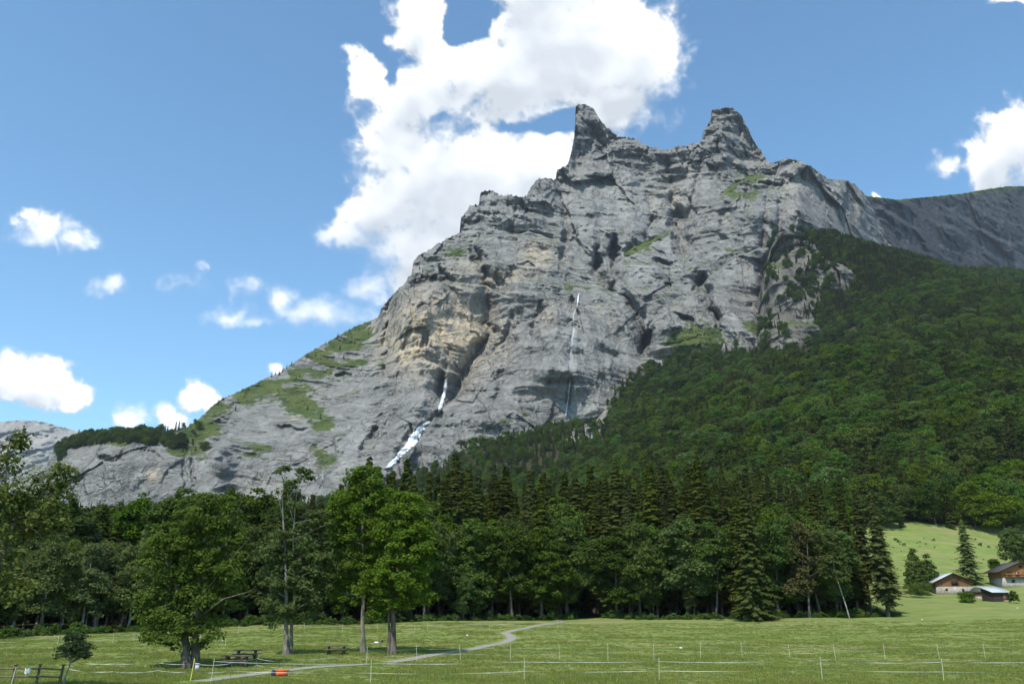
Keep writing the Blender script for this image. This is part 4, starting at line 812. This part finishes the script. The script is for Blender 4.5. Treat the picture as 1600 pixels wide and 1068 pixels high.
for a_ in ((430,586),(436,584),(441,581),(448,576),(424,590),(455,571),(545,520),(548,522),(560,516),(575,522),(340,632),(480,640),(500,655),(655,421),(660,424)): on_rock(a_[0], a_[1], 4, 9)
for px, py in ((1085,545),(1095,542),(1105,548),(1070,552),(1045,556),(1150,540),(1175,535),(1120,546),(1188,520),(1192,505)): on_rock(px, py, 4 if px % 2 else 3, 12)
oc_o = bpy.data.objects['rock_outcrop']; ov = np.empty(len(oc_o.data.vertices) * 3, np.float32); oc_o.data.vertices.foreach_get('co', ov); ov = ov.reshape(-1, 3); opx, opy, _ = proj(ov)
OV = [(1194,545,8),(1190,508,6),(1194,470,5),(1200,432,5),(1206,398,5),(1216,374,4),(1225,562,5),(1275,566,5),(1310,560,4),(1262,430,6),(1245,470,5),(1232,390,6),(1240,400,5),(1225,405,3),(1262,395,8),(1275,410,8),(1290,420,8),(1250,445,5),(1240,440,3),(1270,455,10),(1290,470,12),(1300,480,10),(1275,490,8),(1262,485,4),(1215,440,3),(1222,470,4),(1208,500,5),(1220,520,5),(1212,560,6),(1300,540,4),(1325,500,8),(1315,470,10),(1340,460,8),(1250,565,4),(1290,560,4),(1335,555,5),(1250,372,5),(1270,380,5),(1300,440,4)]
for px, py, n in OV:
    for _ in range(2 * n):
        qx, qy = px + rng.normal() * 7, py + rng.normal() * 8; j = int(np.argmin((opx - qx) ** 2 + (opy - qy) ** 2)); ex.append((ov[j, 0], ov[j, 1], ov[j, 2] - .6, 4 if rng.rand() < .6 else 3, 8 + 9 * rng.rand()))
ex = np.array(ex); exk = ex[:, 3].astype(int)
MESHES = [joined(p_, 'forest_tree') for p_ in BRO + ASP + SPR + FBR + FSP]; first = np.cumsum([0, 4, 3, 6, 4]); cnts = np.array([4, 3, 6, 4, 3])
vi = first[kind[rest]] + var[rest] % cnts[kind[rest]]; vie = first[exk] + rng.randint(0, 99, len(ex)) % cnts[exk]; hb = np.array([20, 14, 33, 17, 21])
scatter('forest', np.concatenate([np.c_[X_[rest], Y_[rest], cz[rest] - .3], ex[:, :3]]), np.r_[vi, vie], np.r_[wsc[rest], ex[:, 4] / hb[exk]], np.r_[(hgt / baseh)[rest], ex[:, 4] / hb[exk]],
        np.r_[rot[rest], rng.rand(len(ex)) * 6.28], MESHES, kind='stuff', label='dense mixed forest covering the slopes and ledges', category='forest')
# ---- named trees at the right end of the wood and in the clearing
def at_ground(px, Y):
    X = Xat(px, Y, 3.); z_ = gz1(X, Y); X = Xat(px, Y, z_); return (X, Y, gz1(X, Y) - .1)
BIGSP = spruce(81, 24, 10.5, .6, M_SPRUCE, 56, 9, 10, .46, powr=.75); plant_tree('spruce_tree', BIGSP, at_ground(1180, 158), 1., .4, 'wide conical spruce with branches to the ground, left of the brownish tree')
ENDSP = spruce(82, 25, 7.5, 3.2, M_SPRUCE, 54, 8, 9, .46, sparse=.05); plant_tree('spruce_tree', ENDSP, at_ground(1388, 167), 1., 1.4, 'last spruce at the right corner of the wood, pale trunk foot')
BRN = broadleaf(83, 18, 9, 3, .26, 170, 36, M_BROWN, cr=1.0, inner=.8, nlimb=40); plant_tree('broadleaf_tree', BRN, at_ground(1265, 162), 1., 0, 'brownish half-withered tree right of the wide conical spruce')
rngp = np.random.RandomState(5); mb = MB(); mb.tube(np.array([(0, 0, -.2), (-.45, 0, 2.5), (-1.1, 0, 5.5), (-1.8, 0, 9), (-1.8, 0, 13)]), [.13, .115, .10, .07, .03], 7)
LEANC = foliage([(np.array([-1.6, 0, 9]), np.array([2.6, 2.4, 4.])), (np.array([-1.6, 0, 14]), np.array([1.6, 1.6, 2.6]))], 130, 44, .8, .20, rngp); plant_tree('birch_tree', (mesh_from('crown', LEANC[0], LEANC[1], M_OLIVE, False, None, {'tint': LEANC[2]}), mb.mesh('trunk', M_PALEBARK, True)), at_ground(1328, 159), 1., 0, 'thin leaning tree with a white trunk, front of the wood', None)
cone = [(np.array([0, 0, 2.2]), np.array([3.6, 3.4, 2.2])), (np.array([0, 0, 5.]), np.array([3.1, 3., 2.6])), (np.array([0, 0, 8.]), np.array([2.2, 2.2, 2.4])), (np.array([0, 0, 10.6]), np.array([1.1, 1.1, 2.]))]
CON = broadleaf(84, 12.6, 7, .4, .22, 230, 40, M_MAPLE, lobes=cone, cr=.8); plant_tree('conical_tree', CON, at_ground(1436, 232), 1.0, 0, 'dense conical green tree left of the timber barn'); CON2 = broadleaf(85, 10, 6, .4, .24, 170, 36, M_BROAD, lobes=[(c_ * .8, r_ * .85) for c_, r_ in cone], cr=.8); plant_tree('conical_tree', CON2, at_ground(1456, 240), 1., 1, 'dark conical tree tucked behind the lighter one by the timber barn')
LAR = spruce(86, 18.5, 9.0, 1.0, M_LARCH, 52, 8, 9, .42, sparse=.15, powr=.7); plant_tree('larch_tree', LAR, at_ground(1519, 246), 1., 2., 'tall feathery larch between the two chalets')
RND = broadleaf(87, 14, 12, 1.5, .28, 230, 44, M_MAPLE, cr=1.2); plant_tree('broadleaf_tree', RND, at_ground(1600, 262), 1., .6, 'rounded green tree behind the right chalet at the edge of the picture'); DRK = broadleaf(88, 6.5, 5.5, .5, .2, 130, 36, M_BROAD, cr=.7); plant_tree('broadleaf_tree', DRK, at_ground(1557, 250), 1., .6, 'small dark tree between larch and right chalet')
def bush(px, Y, w_, h_, lm, label, seed, group=None):
    r_ = np.random.RandomState(seed); lob = [(np.array([(r_.rand() - .5) * w_ * .6, (r_.rand() - .5) * w_ * .5, h_ * (.35 + .25 * r_.rand())]), np.array([w_ * .32, w_ * .3, h_ * .42])) for _ in range(4)]
    f_ = foliage(lob, 70, 36, w_ * .14, .14, r_); o = add('bush', mesh_from('bush', f_[0], f_[1], lm, False, None, {'tint': f_[2]}), None, at_ground(px, Y), label=label, category='bush')
    if group: o['group'] = group
bush(1440, 224, 8.0, 4.6, M_MAPLE, 'big rounded bush at the foot of the conical tree', 1); bush(1511, 222, 5.2, 1.9, M_BUSH, 'low bright green bush in front of the grey shed', 2); bush(1513, 205, 4., 1.1, M_BUSH, 'flat weedy bush lower down the meadow than the sheds', 3); bush(1582, 205, 2.2, 3., M_BROAD, 'narrow dark bush beside the grey shed wall', 4)
# low growth along the forest edge and on the upper meadow
BUSHM = []
for i in range(3):
    r_ = np.random.RandomState(90 + i); f_ = foliage([(np.array([0, 0, .5]), np.array([.9, .9, .6])), (np.array([.4, .2, .8]), np.array([.6, .6, .5]))], 26, 16, .35, .14, r_); BUSHM.append(mesh_from('undergrowth', f_[0], f_[1], M_BUSH, False, None, {'tint': f_[2]}))
bp_ = []
for _ in range(900):
    px = -60 + 1470 * rng.rand(); Yb = np.interp(px, ex_px, ex_Y) + rng.normal() * 1.6 + 1.2; X = Xat(px, Yb, 1.5); bp_.append((X, Yb, .35 + .75 * rng.rand() ** 2))
for _ in range(22):
    px, Yb = (1440 + 60 * rng.normal(), 325 + 12 * rng.normal()) if rng.rand() < .5 else (1400 + 260 * rng.rand(), 300 + 40 * rng.rand()); bp_.append((Xat(px, Yb, 25), Yb, .3 + .7 * rng.rand() ** 2))
bp_ = np.array(bp_); okp = np.abs(bp_[:, 0] - pth[0]) > 2.5; bp_ = bp_[okp]; scatter('undergrowth', np.c_[bp_[:, :2], gz(bp_[:, 0], bp_[:, 1]) - .05], rng.randint(0, 3, len(bp_)), bp_[:, 2], bp_[:, 2] * (.7 + .6 * rng.rand(len(bp_))), rng.rand(len(bp_)) * 6.28, BUSHM, kind='stuff', label='weeds and low shrubs fringing the wood and upper meadow', category='undergrowth')
# meadow grass, as blades in tufts
M_GRASS = leafmat('grass_blades', (.165, .225, .048), (.34, .335, .110), .45, .2, .03)
GRM = []
for i in range(4):
    r_ = np.random.RandomState(200 + i); n = 26; bx_, by_ = r_.normal(size=(2, n)) * .16; hh = .10 + .14 * r_.rand(n) + (.10 if i == 3 else 0); an = r_.rand(n) * 6.28; wd = .012 + .01 * r_.rand(n); ln_ = r_.normal(size=(2, n)) * .06
    A_ = np.stack([bx_ - np.cos(an) * wd, by_ - np.sin(an) * wd, 0 * hh], -1); B_ = np.stack([bx_ + np.cos(an) * wd, by_ + np.sin(an) * wd, 0 * hh], -1); C_ = np.stack([bx_ + ln_[0], by_ + ln_[1], hh], -1)
    GRM.append(mesh_from('grass', np.stack([A_, B_, C_], 1).reshape(-1, 3), np.arange(n * 3).reshape(-1, 3), M_GRASS, False, None, {'tint': np.repeat(r_.rand(n), 3)}))
ng_ = 60000; gY = 43 + 110 * rng.rand(ng_) ** 1.5; gX = (rng.rand(ng_) * 2 - 1) * (gY * .68 + 4); wd_ = in_wood(gX, gY); dmin = np.full(ng_, 1e9)
for pl_ in (PW1, PW2): dmin = np.minimum(dmin, segdist(gX, gY, [tuple(p_) for p_ in pl_])[0])
okg = ~wd_ & (dmin > 1.2); gX, gY = gX[okg], gY[okg]; gs = (.55 + .7 * rng.rand(len(gX))) * (.75 + .6 * sstep(-.2, .4, pn(gX / 9, gY / 5, 0 * gX)))
scatter('grass', np.c_[gX, gY, gz(gX, gY) - .01], rng.randint(0, 4, len(gX)), gs * 1.4, gs * .55, rng.rand(len(gX)) * 6.28, GRM, kind='stuff', label='short meadow grass', category='grass')

# ------------------------------------------------------------------ buildings
M_TIMBER = simple('timber_boards', (.10, .045, .018), (.26, .13, .055), 1.2, .8, 5, (9, 9, .5), .3)
M_TIMBER2 = simple('orange_timber', (.20, .085, .028), (.36, .18, .07), 1.2, .8, 5, (.5, 9, 7), .3)
M_DARKWOOD = simple('dark_timber', (.028, .020, .015), (.06, .045, .033), 1.5, .9, 5, (8, 8, .6), .2)
M_STONE = simple('masonry', (.24, .21, .17), (.44, .40, .34), 2.2, .95, 6, (1, 1, 1), .4)
M_METAL = simple('metal_sheet', (.34, .36, .38), (.52, .54, .55), .8, .45, 4, (6, .4, 1), .1, .5)
M_SLATE = simple('old_roofing', (.045, .042, .04), (.10, .095, .09), 2., .85, 5, (1, 4, 1), .3)
M_PLASTER = simple('pale_plaster', (.34, .31, .26), (.46, .43, .37), 1.5, .9)
M_GLASS = simple('dark_window', (.015, .018, .02), (.03, .035, .04), 2., .15, 2, spec=.5)
def house(name, label, px, Y, rz, w_, d_, hs, ht, pitch, over, mroofL, mroofR, mw, mbase, extras):
    e = bpy.data.objects.new(name, None); COL.objects.link(e); p_ = at_ground(px, Y); e.location = p_; e.rotation_euler = (0, 0, RAD(rz)); e['label'] = label; e['category'] = 'house'
    b = MB(); b.box((0, 0, hs / 2 - .6), (w_, d_, hs + 1.2)); add('stone_base', b.mesh('stone_base', mbase), e)
    rise = w_ / 2 * math.tan(RAD(pitch)); q_ = w_ / 2 + .05; y_ = d_ / 2 + .05
    V_ = []
    for yy in (-y_, y_): V_ += [(-q_, yy, hs), (q_, yy, hs), (q_, yy, hs + ht), (0, yy, hs + ht + rise), (-q_, yy, hs + ht)]
    me = bpy.data.meshes.new('timber_wall'); me.from_pydata(V_, [], [(0, 1, 2, 3, 4), (5, 9, 8, 7, 6), (0, 5, 6, 1), (1, 6, 7, 2), (2, 7, 8, 3), (3, 8, 9, 4), (4, 9, 5, 0)]); me.materials.append(mw); add('timber_wall', me, e)
    L = (w_ / 2 + over) / math.cos(RAD(pitch)); rf = None
    for sgn, mr in ((-1, mroofL), (1, mroofR)):
        b = MB(); th = RAD(pitch); c_, s_ = math.cos(th), math.sin(th); tl = [[c_, 0, sgn * s_], [0, 1, 0], [-sgn * s_, 0, c_]]
        b.box((sgn * L / 2 * c_, 0, hs + ht + rise + .16 - L / 2 * s_), (L, d_ + 2 * over, .14), 0, tl); o = add('roof', b.mesh('roof', mr), e)
        b = MB(); b.box((sgn * L / 2 * c_, -d_ / 2 - over - .04, hs + ht + rise + .08 - L / 2 * s_), (L, .07, .26), 0, tl); add('barge_board', b.mesh('barge_board', M_DARKWOOD), o)
    for nm, c_, sz, m_ in extras: b = MB(); b.box(c_, sz); add(nm, b.mesh(nm, m_), e)
    return e
house('timber_barn', 'brown timber barn with stone base and pale-edged roof beside the conical tree', 1484, 236, -10, 9.4, 8.5, 1.5, 1.2, 25, .8, M_METAL, M_SLATE, M_TIMBER, M_STONE,
      [('window', (-2.1, -4.3, .7), (.7, .1, .6), M_GLASS), ('window', (2.2, -4.3, .5), (.6, .1, .8), M_GLASS), ('door', (.3, -4.36, 2.6), (1.8, .08, 1.7), M_DARKWOOD)])
house('chalet', 'orange timber chalet with pale ground floor, cut by the right edge', 1588, 240, -8, 10.5, 9, 1.9, 1.9, 24, 1.1, M_SLATE, M_SLATE, M_TIMBER2, M_PLASTER,
      [('window', (-3.2, -4.64, 2.9), (1.2, .1, 1.0), M_TIMBER), ('window', (-1.1, -4.64, 2.9), (1.0, .1, 1.0), M_GLASS), ('window', (1.1, -4.64, 2.9), (1.0, .1, 1.0), M_GLASS), ('window', (0, -4.64, 4.9), (.8, .1, .7), M_GLASS), ('window', (-2.5, -4.56, 1.0), (.8, .1, .8), M_GLASS), ('door', (1.6, -4.56, .9), (1.0, .1, 1.9), M_DARKWOOD), ('balcony', (0, -5.1, 2.1), (9.2, .9, .14), M_TIMBER), ('balcony_rail', (0, -5.5, 2.75), (9.2, .07, .5), M_TIMBER)])
def shed():
    e = bpy.data.objects.new('shed', None); COL.objects.link(e); e.location = at_ground(1558, 212); e.rotation_euler = (0, 0, RAD(14)); e['label'] = 'small dark shed with a sloping grey metal roof in front of the chalet'; e['category'] = 'shed'
    me = bpy.data.meshes.new('wall'); me.from_pydata([(-2.6, -1.7, -.6), (2.3, -1.7, -.6), (2.3, 1.9, -.6), (-2.6, 1.9, -.6), (-2.6, -1.7, 2.2), (2.3, -1.7, 2.2), (2.3, 1.9, 3.4), (-2.6, 1.9, 3.4)], [], [(0, 1, 5, 4), (1, 2, 6, 5), (2, 3, 7, 6), (3, 0, 4, 7), (4, 5, 6, 7), (0, 3, 2, 1)]); me.materials.append(M_DARKWOOD); add('wall', me, e)
    th = math.atan2(1.2, 3.6); b = MB(); b.box((-.15, .1, 2.92), (5.9, 4.9, .09), 0, [[1, 0, 0], [0, math.cos(th), -math.sin(th)], [0, math.sin(th), math.cos(th)]]); rf = add('roof', b.mesh('roof', M_METAL), e)
    for k in range(11): b = MB(); b.box((-2.95 + k * .57, .1, 2.98), (.05, 4.88, .07), 0, [[1, 0, 0], [0, math.cos(th), -math.sin(th)], [0, math.sin(th), math.cos(th)]]); add('seam', b.mesh('seam', M_METAL), rf)
    b = MB(); b.box((.9, -1.74, .9), (1.1, .06, 1.8)); add('door', b.mesh('door', M_TIMBER), e); b = MB(); b.box((1.2, -2., .12), (1.8, .5, .3)); add('step', b.mesh('step', M_STONE), e)
shed()
house('lean_to', 'low brown timber outhouse left of the metal-roofed shed', 1534, 222, 20, 3.6, 3.4, .5, 1.0, 28, .4, M_SLATE, M_SLATE, M_TIMBER2, M_STONE, [('door', (0, -1.79, 1.0), (.8, .08, 1.2), M_DARKWOOD)])
# ------------------------------------------------------------------ picnic tables
def picnic(px, py, rz, label):
    p_ = ground_at(px, py); e = bpy.data.objects.new('picnic_table', None); COL.objects.link(e); e.location = p_; e.rotation_euler = (0, 0, RAD(rz)); e['label'] = label; e['category'] = 'picnic table'
    for k in range(4): b = MB(); b.box((0, -.29 + k * .195, .76), (2.1, .18, .06)); add('plank', b.mesh('plank', M_WOOD), e)
    for sy in (-1, 1): b = MB(); b.box((0, sy * .72, .45), (2.1, .28, .065)); add('bench', b.mesh('bench', M_WOOD), e)
    for sx in (-.7, .7):
        b = MB(); b.box((sx, 0, .69), (.12, .78, .09)); b.box((sx, 0, .37), (.10, 1.7, .10)); b.box((sx, -.45, .2), (.16, .2, .5)); b.box((sx, .45, .2), (.16, .2, .5)); b.box((sx, 0, .5), (.14, .5, .30)); add('leg', b.mesh('leg', M_WOOD), e)
picnic(385, 1030, 4, 'farther of the two picnic tables right of the squat maple'); picnic(369, 1041, -3, 'nearer of the two picnic tables right of the squat maple'); picnic(525, 1022, 2, 'lone wooden picnic table between the pale-limbed maple and the slim trunk')
# ------------------------------------------------------------------ wooden rail fence, bottom left
def wood_fence():
    posts = [(-60, 49.5), (-22, 49.2), (18, 49), (56, 49.4), (92, 49)]; e = bpy.data.objects.new('rail_fence', None); COL.objects.link(e); e['label'] = 'dark wooden two-rail fence in the bottom left corner'; e['category'] = 'fence'
    o0 = np.array(at_ground(18, 49)); e.location = o0; W_ = [np.array(at_ground(px, Y)) - o0 for px, Y in posts]
    for k, q_ in enumerate(W_): b = MB(); b.tube([q_ + (0, 0, -.2), q_ + (.02 * k, 0, 1.12)], [.075, .07], 7); b.box(q_ + np.array((.02 * k, 0, 1.13)), (.16, .16, .06)); add('post', b.mesh('post', M_WOOD), e)
    for k in range(len(W_) - 1):
        for h_ in (.92, .50): b = MB(); b.tube([W_[k] + (0, -.09, h_ + .02), W_[k + 1] + (0, -.09, h_ - .02)], [.05, .045], 6); add('rail', b.mesh('rail', M_WOOD), e)
wood_fence()
M_CLOTH = simple('white_cloth', (.62, .61, .58), (.75, .74, .72), 6.); M_STAKE = simple('pale_stake', (.38, .33, .26), (.52, .47, .38), 5.)
p_ = np.array(at_ground(42, 48.8)); b = MB(); vv = [(x, -.02 * abs(math.sin(x * 40)), z + .05 * math.sin(x * 25)) for z in (.0, -.14, -.27) for x in np.linspace(-.16, .16, 6)]; b.raw(vv, grid_faces(3, 6)); vb = [(x, y + .04, z - .01) for x, y, z in vv]; b.raw(vb, grid_faces(3, 6)[:, ::-1]); o = add('cloth', b.mesh('cloth', M_CLOTH, True), None, p_ + (0, -.17, .95), label='white rag hung over the top fence rail', category='cloth')
for px, Y, dx, lab in ((17, 47.6, .12, 'pale stake leaning against the wooden fence post'),):
    b = MB(); b.tube([(0, 0, -.1), (dx * .5, 0, .6), (dx, 0, 1.05)], [.04, .035, .03], 7); add('stake', b.mesh('stake', M_STAKE, True), None, at_ground(px, Y), label=lab, category='stake')
# ------------------------------------------------------------------ electric fences: slim posts with white tape
M_TAPE = simple('white_tape', (.30, .31, .27), (.62, .62, .58), .9); M_POSTW = simple('pale_post', (.55, .54, .40), (.68, .66, .52), 2.); M_POSTD = simple('dark_post', (.10, .09, .07), (.2, .18, .14), 2.)
def efence(label, posts, tapes, hp=1.15, mp=None, lean=.03, tw=.011, seed=0):
    r_ = np.random.RandomState(seed); e = bpy.data.objects.new('electric_fence', None); COL.objects.link(e); e['label'] = label; e['category'] = 'fence'
    W_ = [np.array(at_ground(px, Y)) + (0, 0, .1) for px, Y in posts]; o0 = W_[0].copy(); e.location = o0; W_ = [q_ - o0 for q_ in W_]
    for q_ in W_: b = MB(); dx, dy = r_.normal(size=2) * lean; b.tube([q_ + (0, 0, -.15), q_ + (dx, dy, hp)], [.016, .013], 6); add('post', b.mesh('post', mp or M_POSTW), e)
    for h_, sag in tapes:
        for k in range(len(W_) - 1):
            n = 14; t_ = np.linspace(0, 1, n)[:, None]; c_ = W_[k] * (1 - t_) + W_[k + 1] * t_ + np.array([0, -.03, h_]); c_[:, 2] -= 4 * sag * (t_ * (1 - t_))[:, 0] * (.6 + .8 * r_.rand()); wx_ = o0[None, :2] + c_[:, :2]; c_[:, 2] = np.maximum(c_[:, 2], gz(wx_[:, 0], wx_[:, 1]) - o0[2] + .1)
            ph = r_.rand() * 6.28 + t_[:, 0] * (3 + 5 * r_.rand()); up = np.stack([0 * ph, np.sin(ph) * .8, .35 + .65 * np.abs(np.cos(ph))], -1) * tw
            b = MB(); b.raw(np.stack([c_ - up, c_ + up], 1).reshape(-1, 3), grid_faces(n, 2)); me = b.mesh('tape', M_TAPE); add('tape', me, e)
efence('nearest white tape fence crossing the foot of the meadow on pale posts', [(330, 52), (579, 51), (819, 51.5), (1030, 52.5), (1285, 52), (1475, 51), (1700, 51)], [(1.08, .07), (.55, .08)], 1.3, seed=1)
efence('second wire fence with pale posts across the meadow, behind the nearest tape', [(573, 68), (652, 70), (720, 70), (797, 71), (875, 71), (950, 72), (1022, 73), (1095, 73), (1160, 73), (1235, 73), (1306, 74), (1383, 74), (1468, 74), (1540, 73), (1640, 73)], [(1.0, .06), (.55, .06)], 1.3, lean=.07, tw=.005, seed=2)
efence('white tape fence strung across the grass on the left behind the sapling', [(-60, 100), (90, 98), (176, 101), (245, 99), (312, 100), (352, 92)], [(.95, .06), (.5, .12)], 1.1, seed=3)
efence('far white tape fence between the maples and the forest edge', [(372, 118), (475, 121), (535, 120), (590, 122), (648, 124), (668, 126), (765, 128), (872, 130)], [(.9, .05)], 1.2, seed=4)
efence('low white tape fence in front of the squat maple on dark posts', [(105, 56), (175, 54), (246, 55), (302, 54), (360, 55), (400, 60), (442, 58), (525, 62)], [(.85, .07), (.4, .07)], 1.15, M_POSTD, seed=5)
b = MB(); b.tube([(0, 0, -.1), (.12, 0, 1.35)], [.028, .024], 6); add('marker_post', b.mesh('marker_post', simple('yellow_plastic', (.62, .58, .08), (.72, .68, .12), 2.)), None, at_ground(297, 51.5), label='yellow plastic post in front of the squat maple', category='post')
b = MB(); b.box((0, 0, .16), (.22, .14, .34)); b.box((0, -.02, .36), (.26, .18, .05)); o = add('energiser_box', b.mesh('energiser_box', simple('grey_plastic', (.5, .5, .5), (.6, .6, .6), 3.)), None, np.array(at_ground(306, 53.5)) + (0, 0, .62), label='small grey box hung on a fence post by the squat maple', category='box')
# ------------------------------------------------------------------ small things on the grass
M_ORANGE = simple('orange_plastic', (.62, .10, .03), (.74, .15, .04), 4., .5); M_NAVY = simple('navy_fabric', (.02, .025, .06), (.04, .05, .10), 6.)
q_ = ground_at(440, 1056); e = bpy.data.objects.new('crate', None); COL.objects.link(e); e.location = q_; e['label'] = 'open orange plastic crate beside the gravel path'; e['category'] = 'crate'
for sx in (-1, 1): b = MB(); b.box((sx * .33, 0, .2), (.03, .42, .36)); add('side_panel', b.mesh('side_panel', M_ORANGE), e)
for sy in (-1, 1):
    b = MB(); b.box((0, sy * .22, .2), (.69, .03, .36)); add('front_panel', b.mesh('front_panel', M_ORANGE), e); b = MB(); b.box((0, sy * .24, .37), (.74, .05, .05)); add('rim', b.mesh('rim', M_ORANGE), e)
b = MB(); b.box((0, 0, .03), (.62, .40, .04)); add('bottom', b.mesh('bottom', M_ORANGE), e)
def lump(name, px, py, sz, m_, label, cat, seed, group=None, dx=0.):
    r_ = np.random.RandomState(seed); th = np.linspace(0, math.pi, 8); ph = np.linspace(0, 2 * math.pi, 13)[:-1]; T1, P1 = np.meshgrid(th, ph, indexing='ij'); d_ = np.stack([np.sin(T1) * np.cos(P1), np.sin(T1) * np.sin(P1), np.cos(T1)], -1)
    rr = 1 + .28 * pn(d_[..., 0] * 1.7 + seed, d_[..., 1] * 1.7, d_[..., 2] * 1.7); sg = np.sign(d_) * np.abs(d_) ** .75; V_ = sg * rr[..., None] * np.array(sz) / 2 + np.array([0, 0, sz[2] * .42]); i_ = np.arange(8 * 12).reshape(8, 12); jn_ = np.roll(i_, -1, 1); Q_ = np.stack([i_[:-1], jn_[:-1], jn_[1:], i_[1:]], -1).reshape(-1, 4)
    o = add(name, mesh_from(name, V_.reshape(-1, 3), Q_, m_, True), None, ground_at(px, py) + (dx, 0, 0), label=label, category=cat)
    if group: o['group'] = group
lump('bag', 427, 1056, (.30, .26, .42), M_NAVY, 'dark navy bag standing left of the orange crate', 'bag', 3)
M_WSTONE = simple('white_stone', (.55, .54, .5), (.72, .71, .68), 4.)
for px, py, lab, sd_ in ((730, 993, 'small white stone in the grass left of the winding path', 1), (1064, 1013, 'white stone beyond the second fence in mid meadow', 2), (1441, 968, 'white stone near the last spruce', 3), (1590, 950, 'pale stone in the upper meadow below the shed', 4), (349, 1001, 'white stone behind the two picnic tables', 5)): lump('stone', px, py, (.32, .28, .2), M_WSTONE, lab, 'stone', sd_)
lump('bag', 588, 1005, (.55, .35, .25), M_WSTONE, 'white bag lying on the grass behind the slim maple', 'bag', 7); lump('bag', 597, 1003, (.28, .26, .3), M_NAVY, 'small black bag just right of the white one', 'bag', 8)
# ------------------------------------------------------------------ mountain air
m_, t, out = mat('air'); pv = t.new('ShaderNodeVolumePrincipled'); pv.inputs['Color'].default_value = (.78, .86, 1.0, 1); pv.inputs['Density'].default_value = 3.2e-5; pv.inputs['Anisotropy'].default_value = .1; t.put(out.inputs['Volume'], pv.outputs[0])
b = MB(); b.box((0, 3100, 900), (9000, 7000, 1803.)); add('haze', b.mesh('haze', m_), kind='stuff', label='thin blue mountain haze', category='haze')
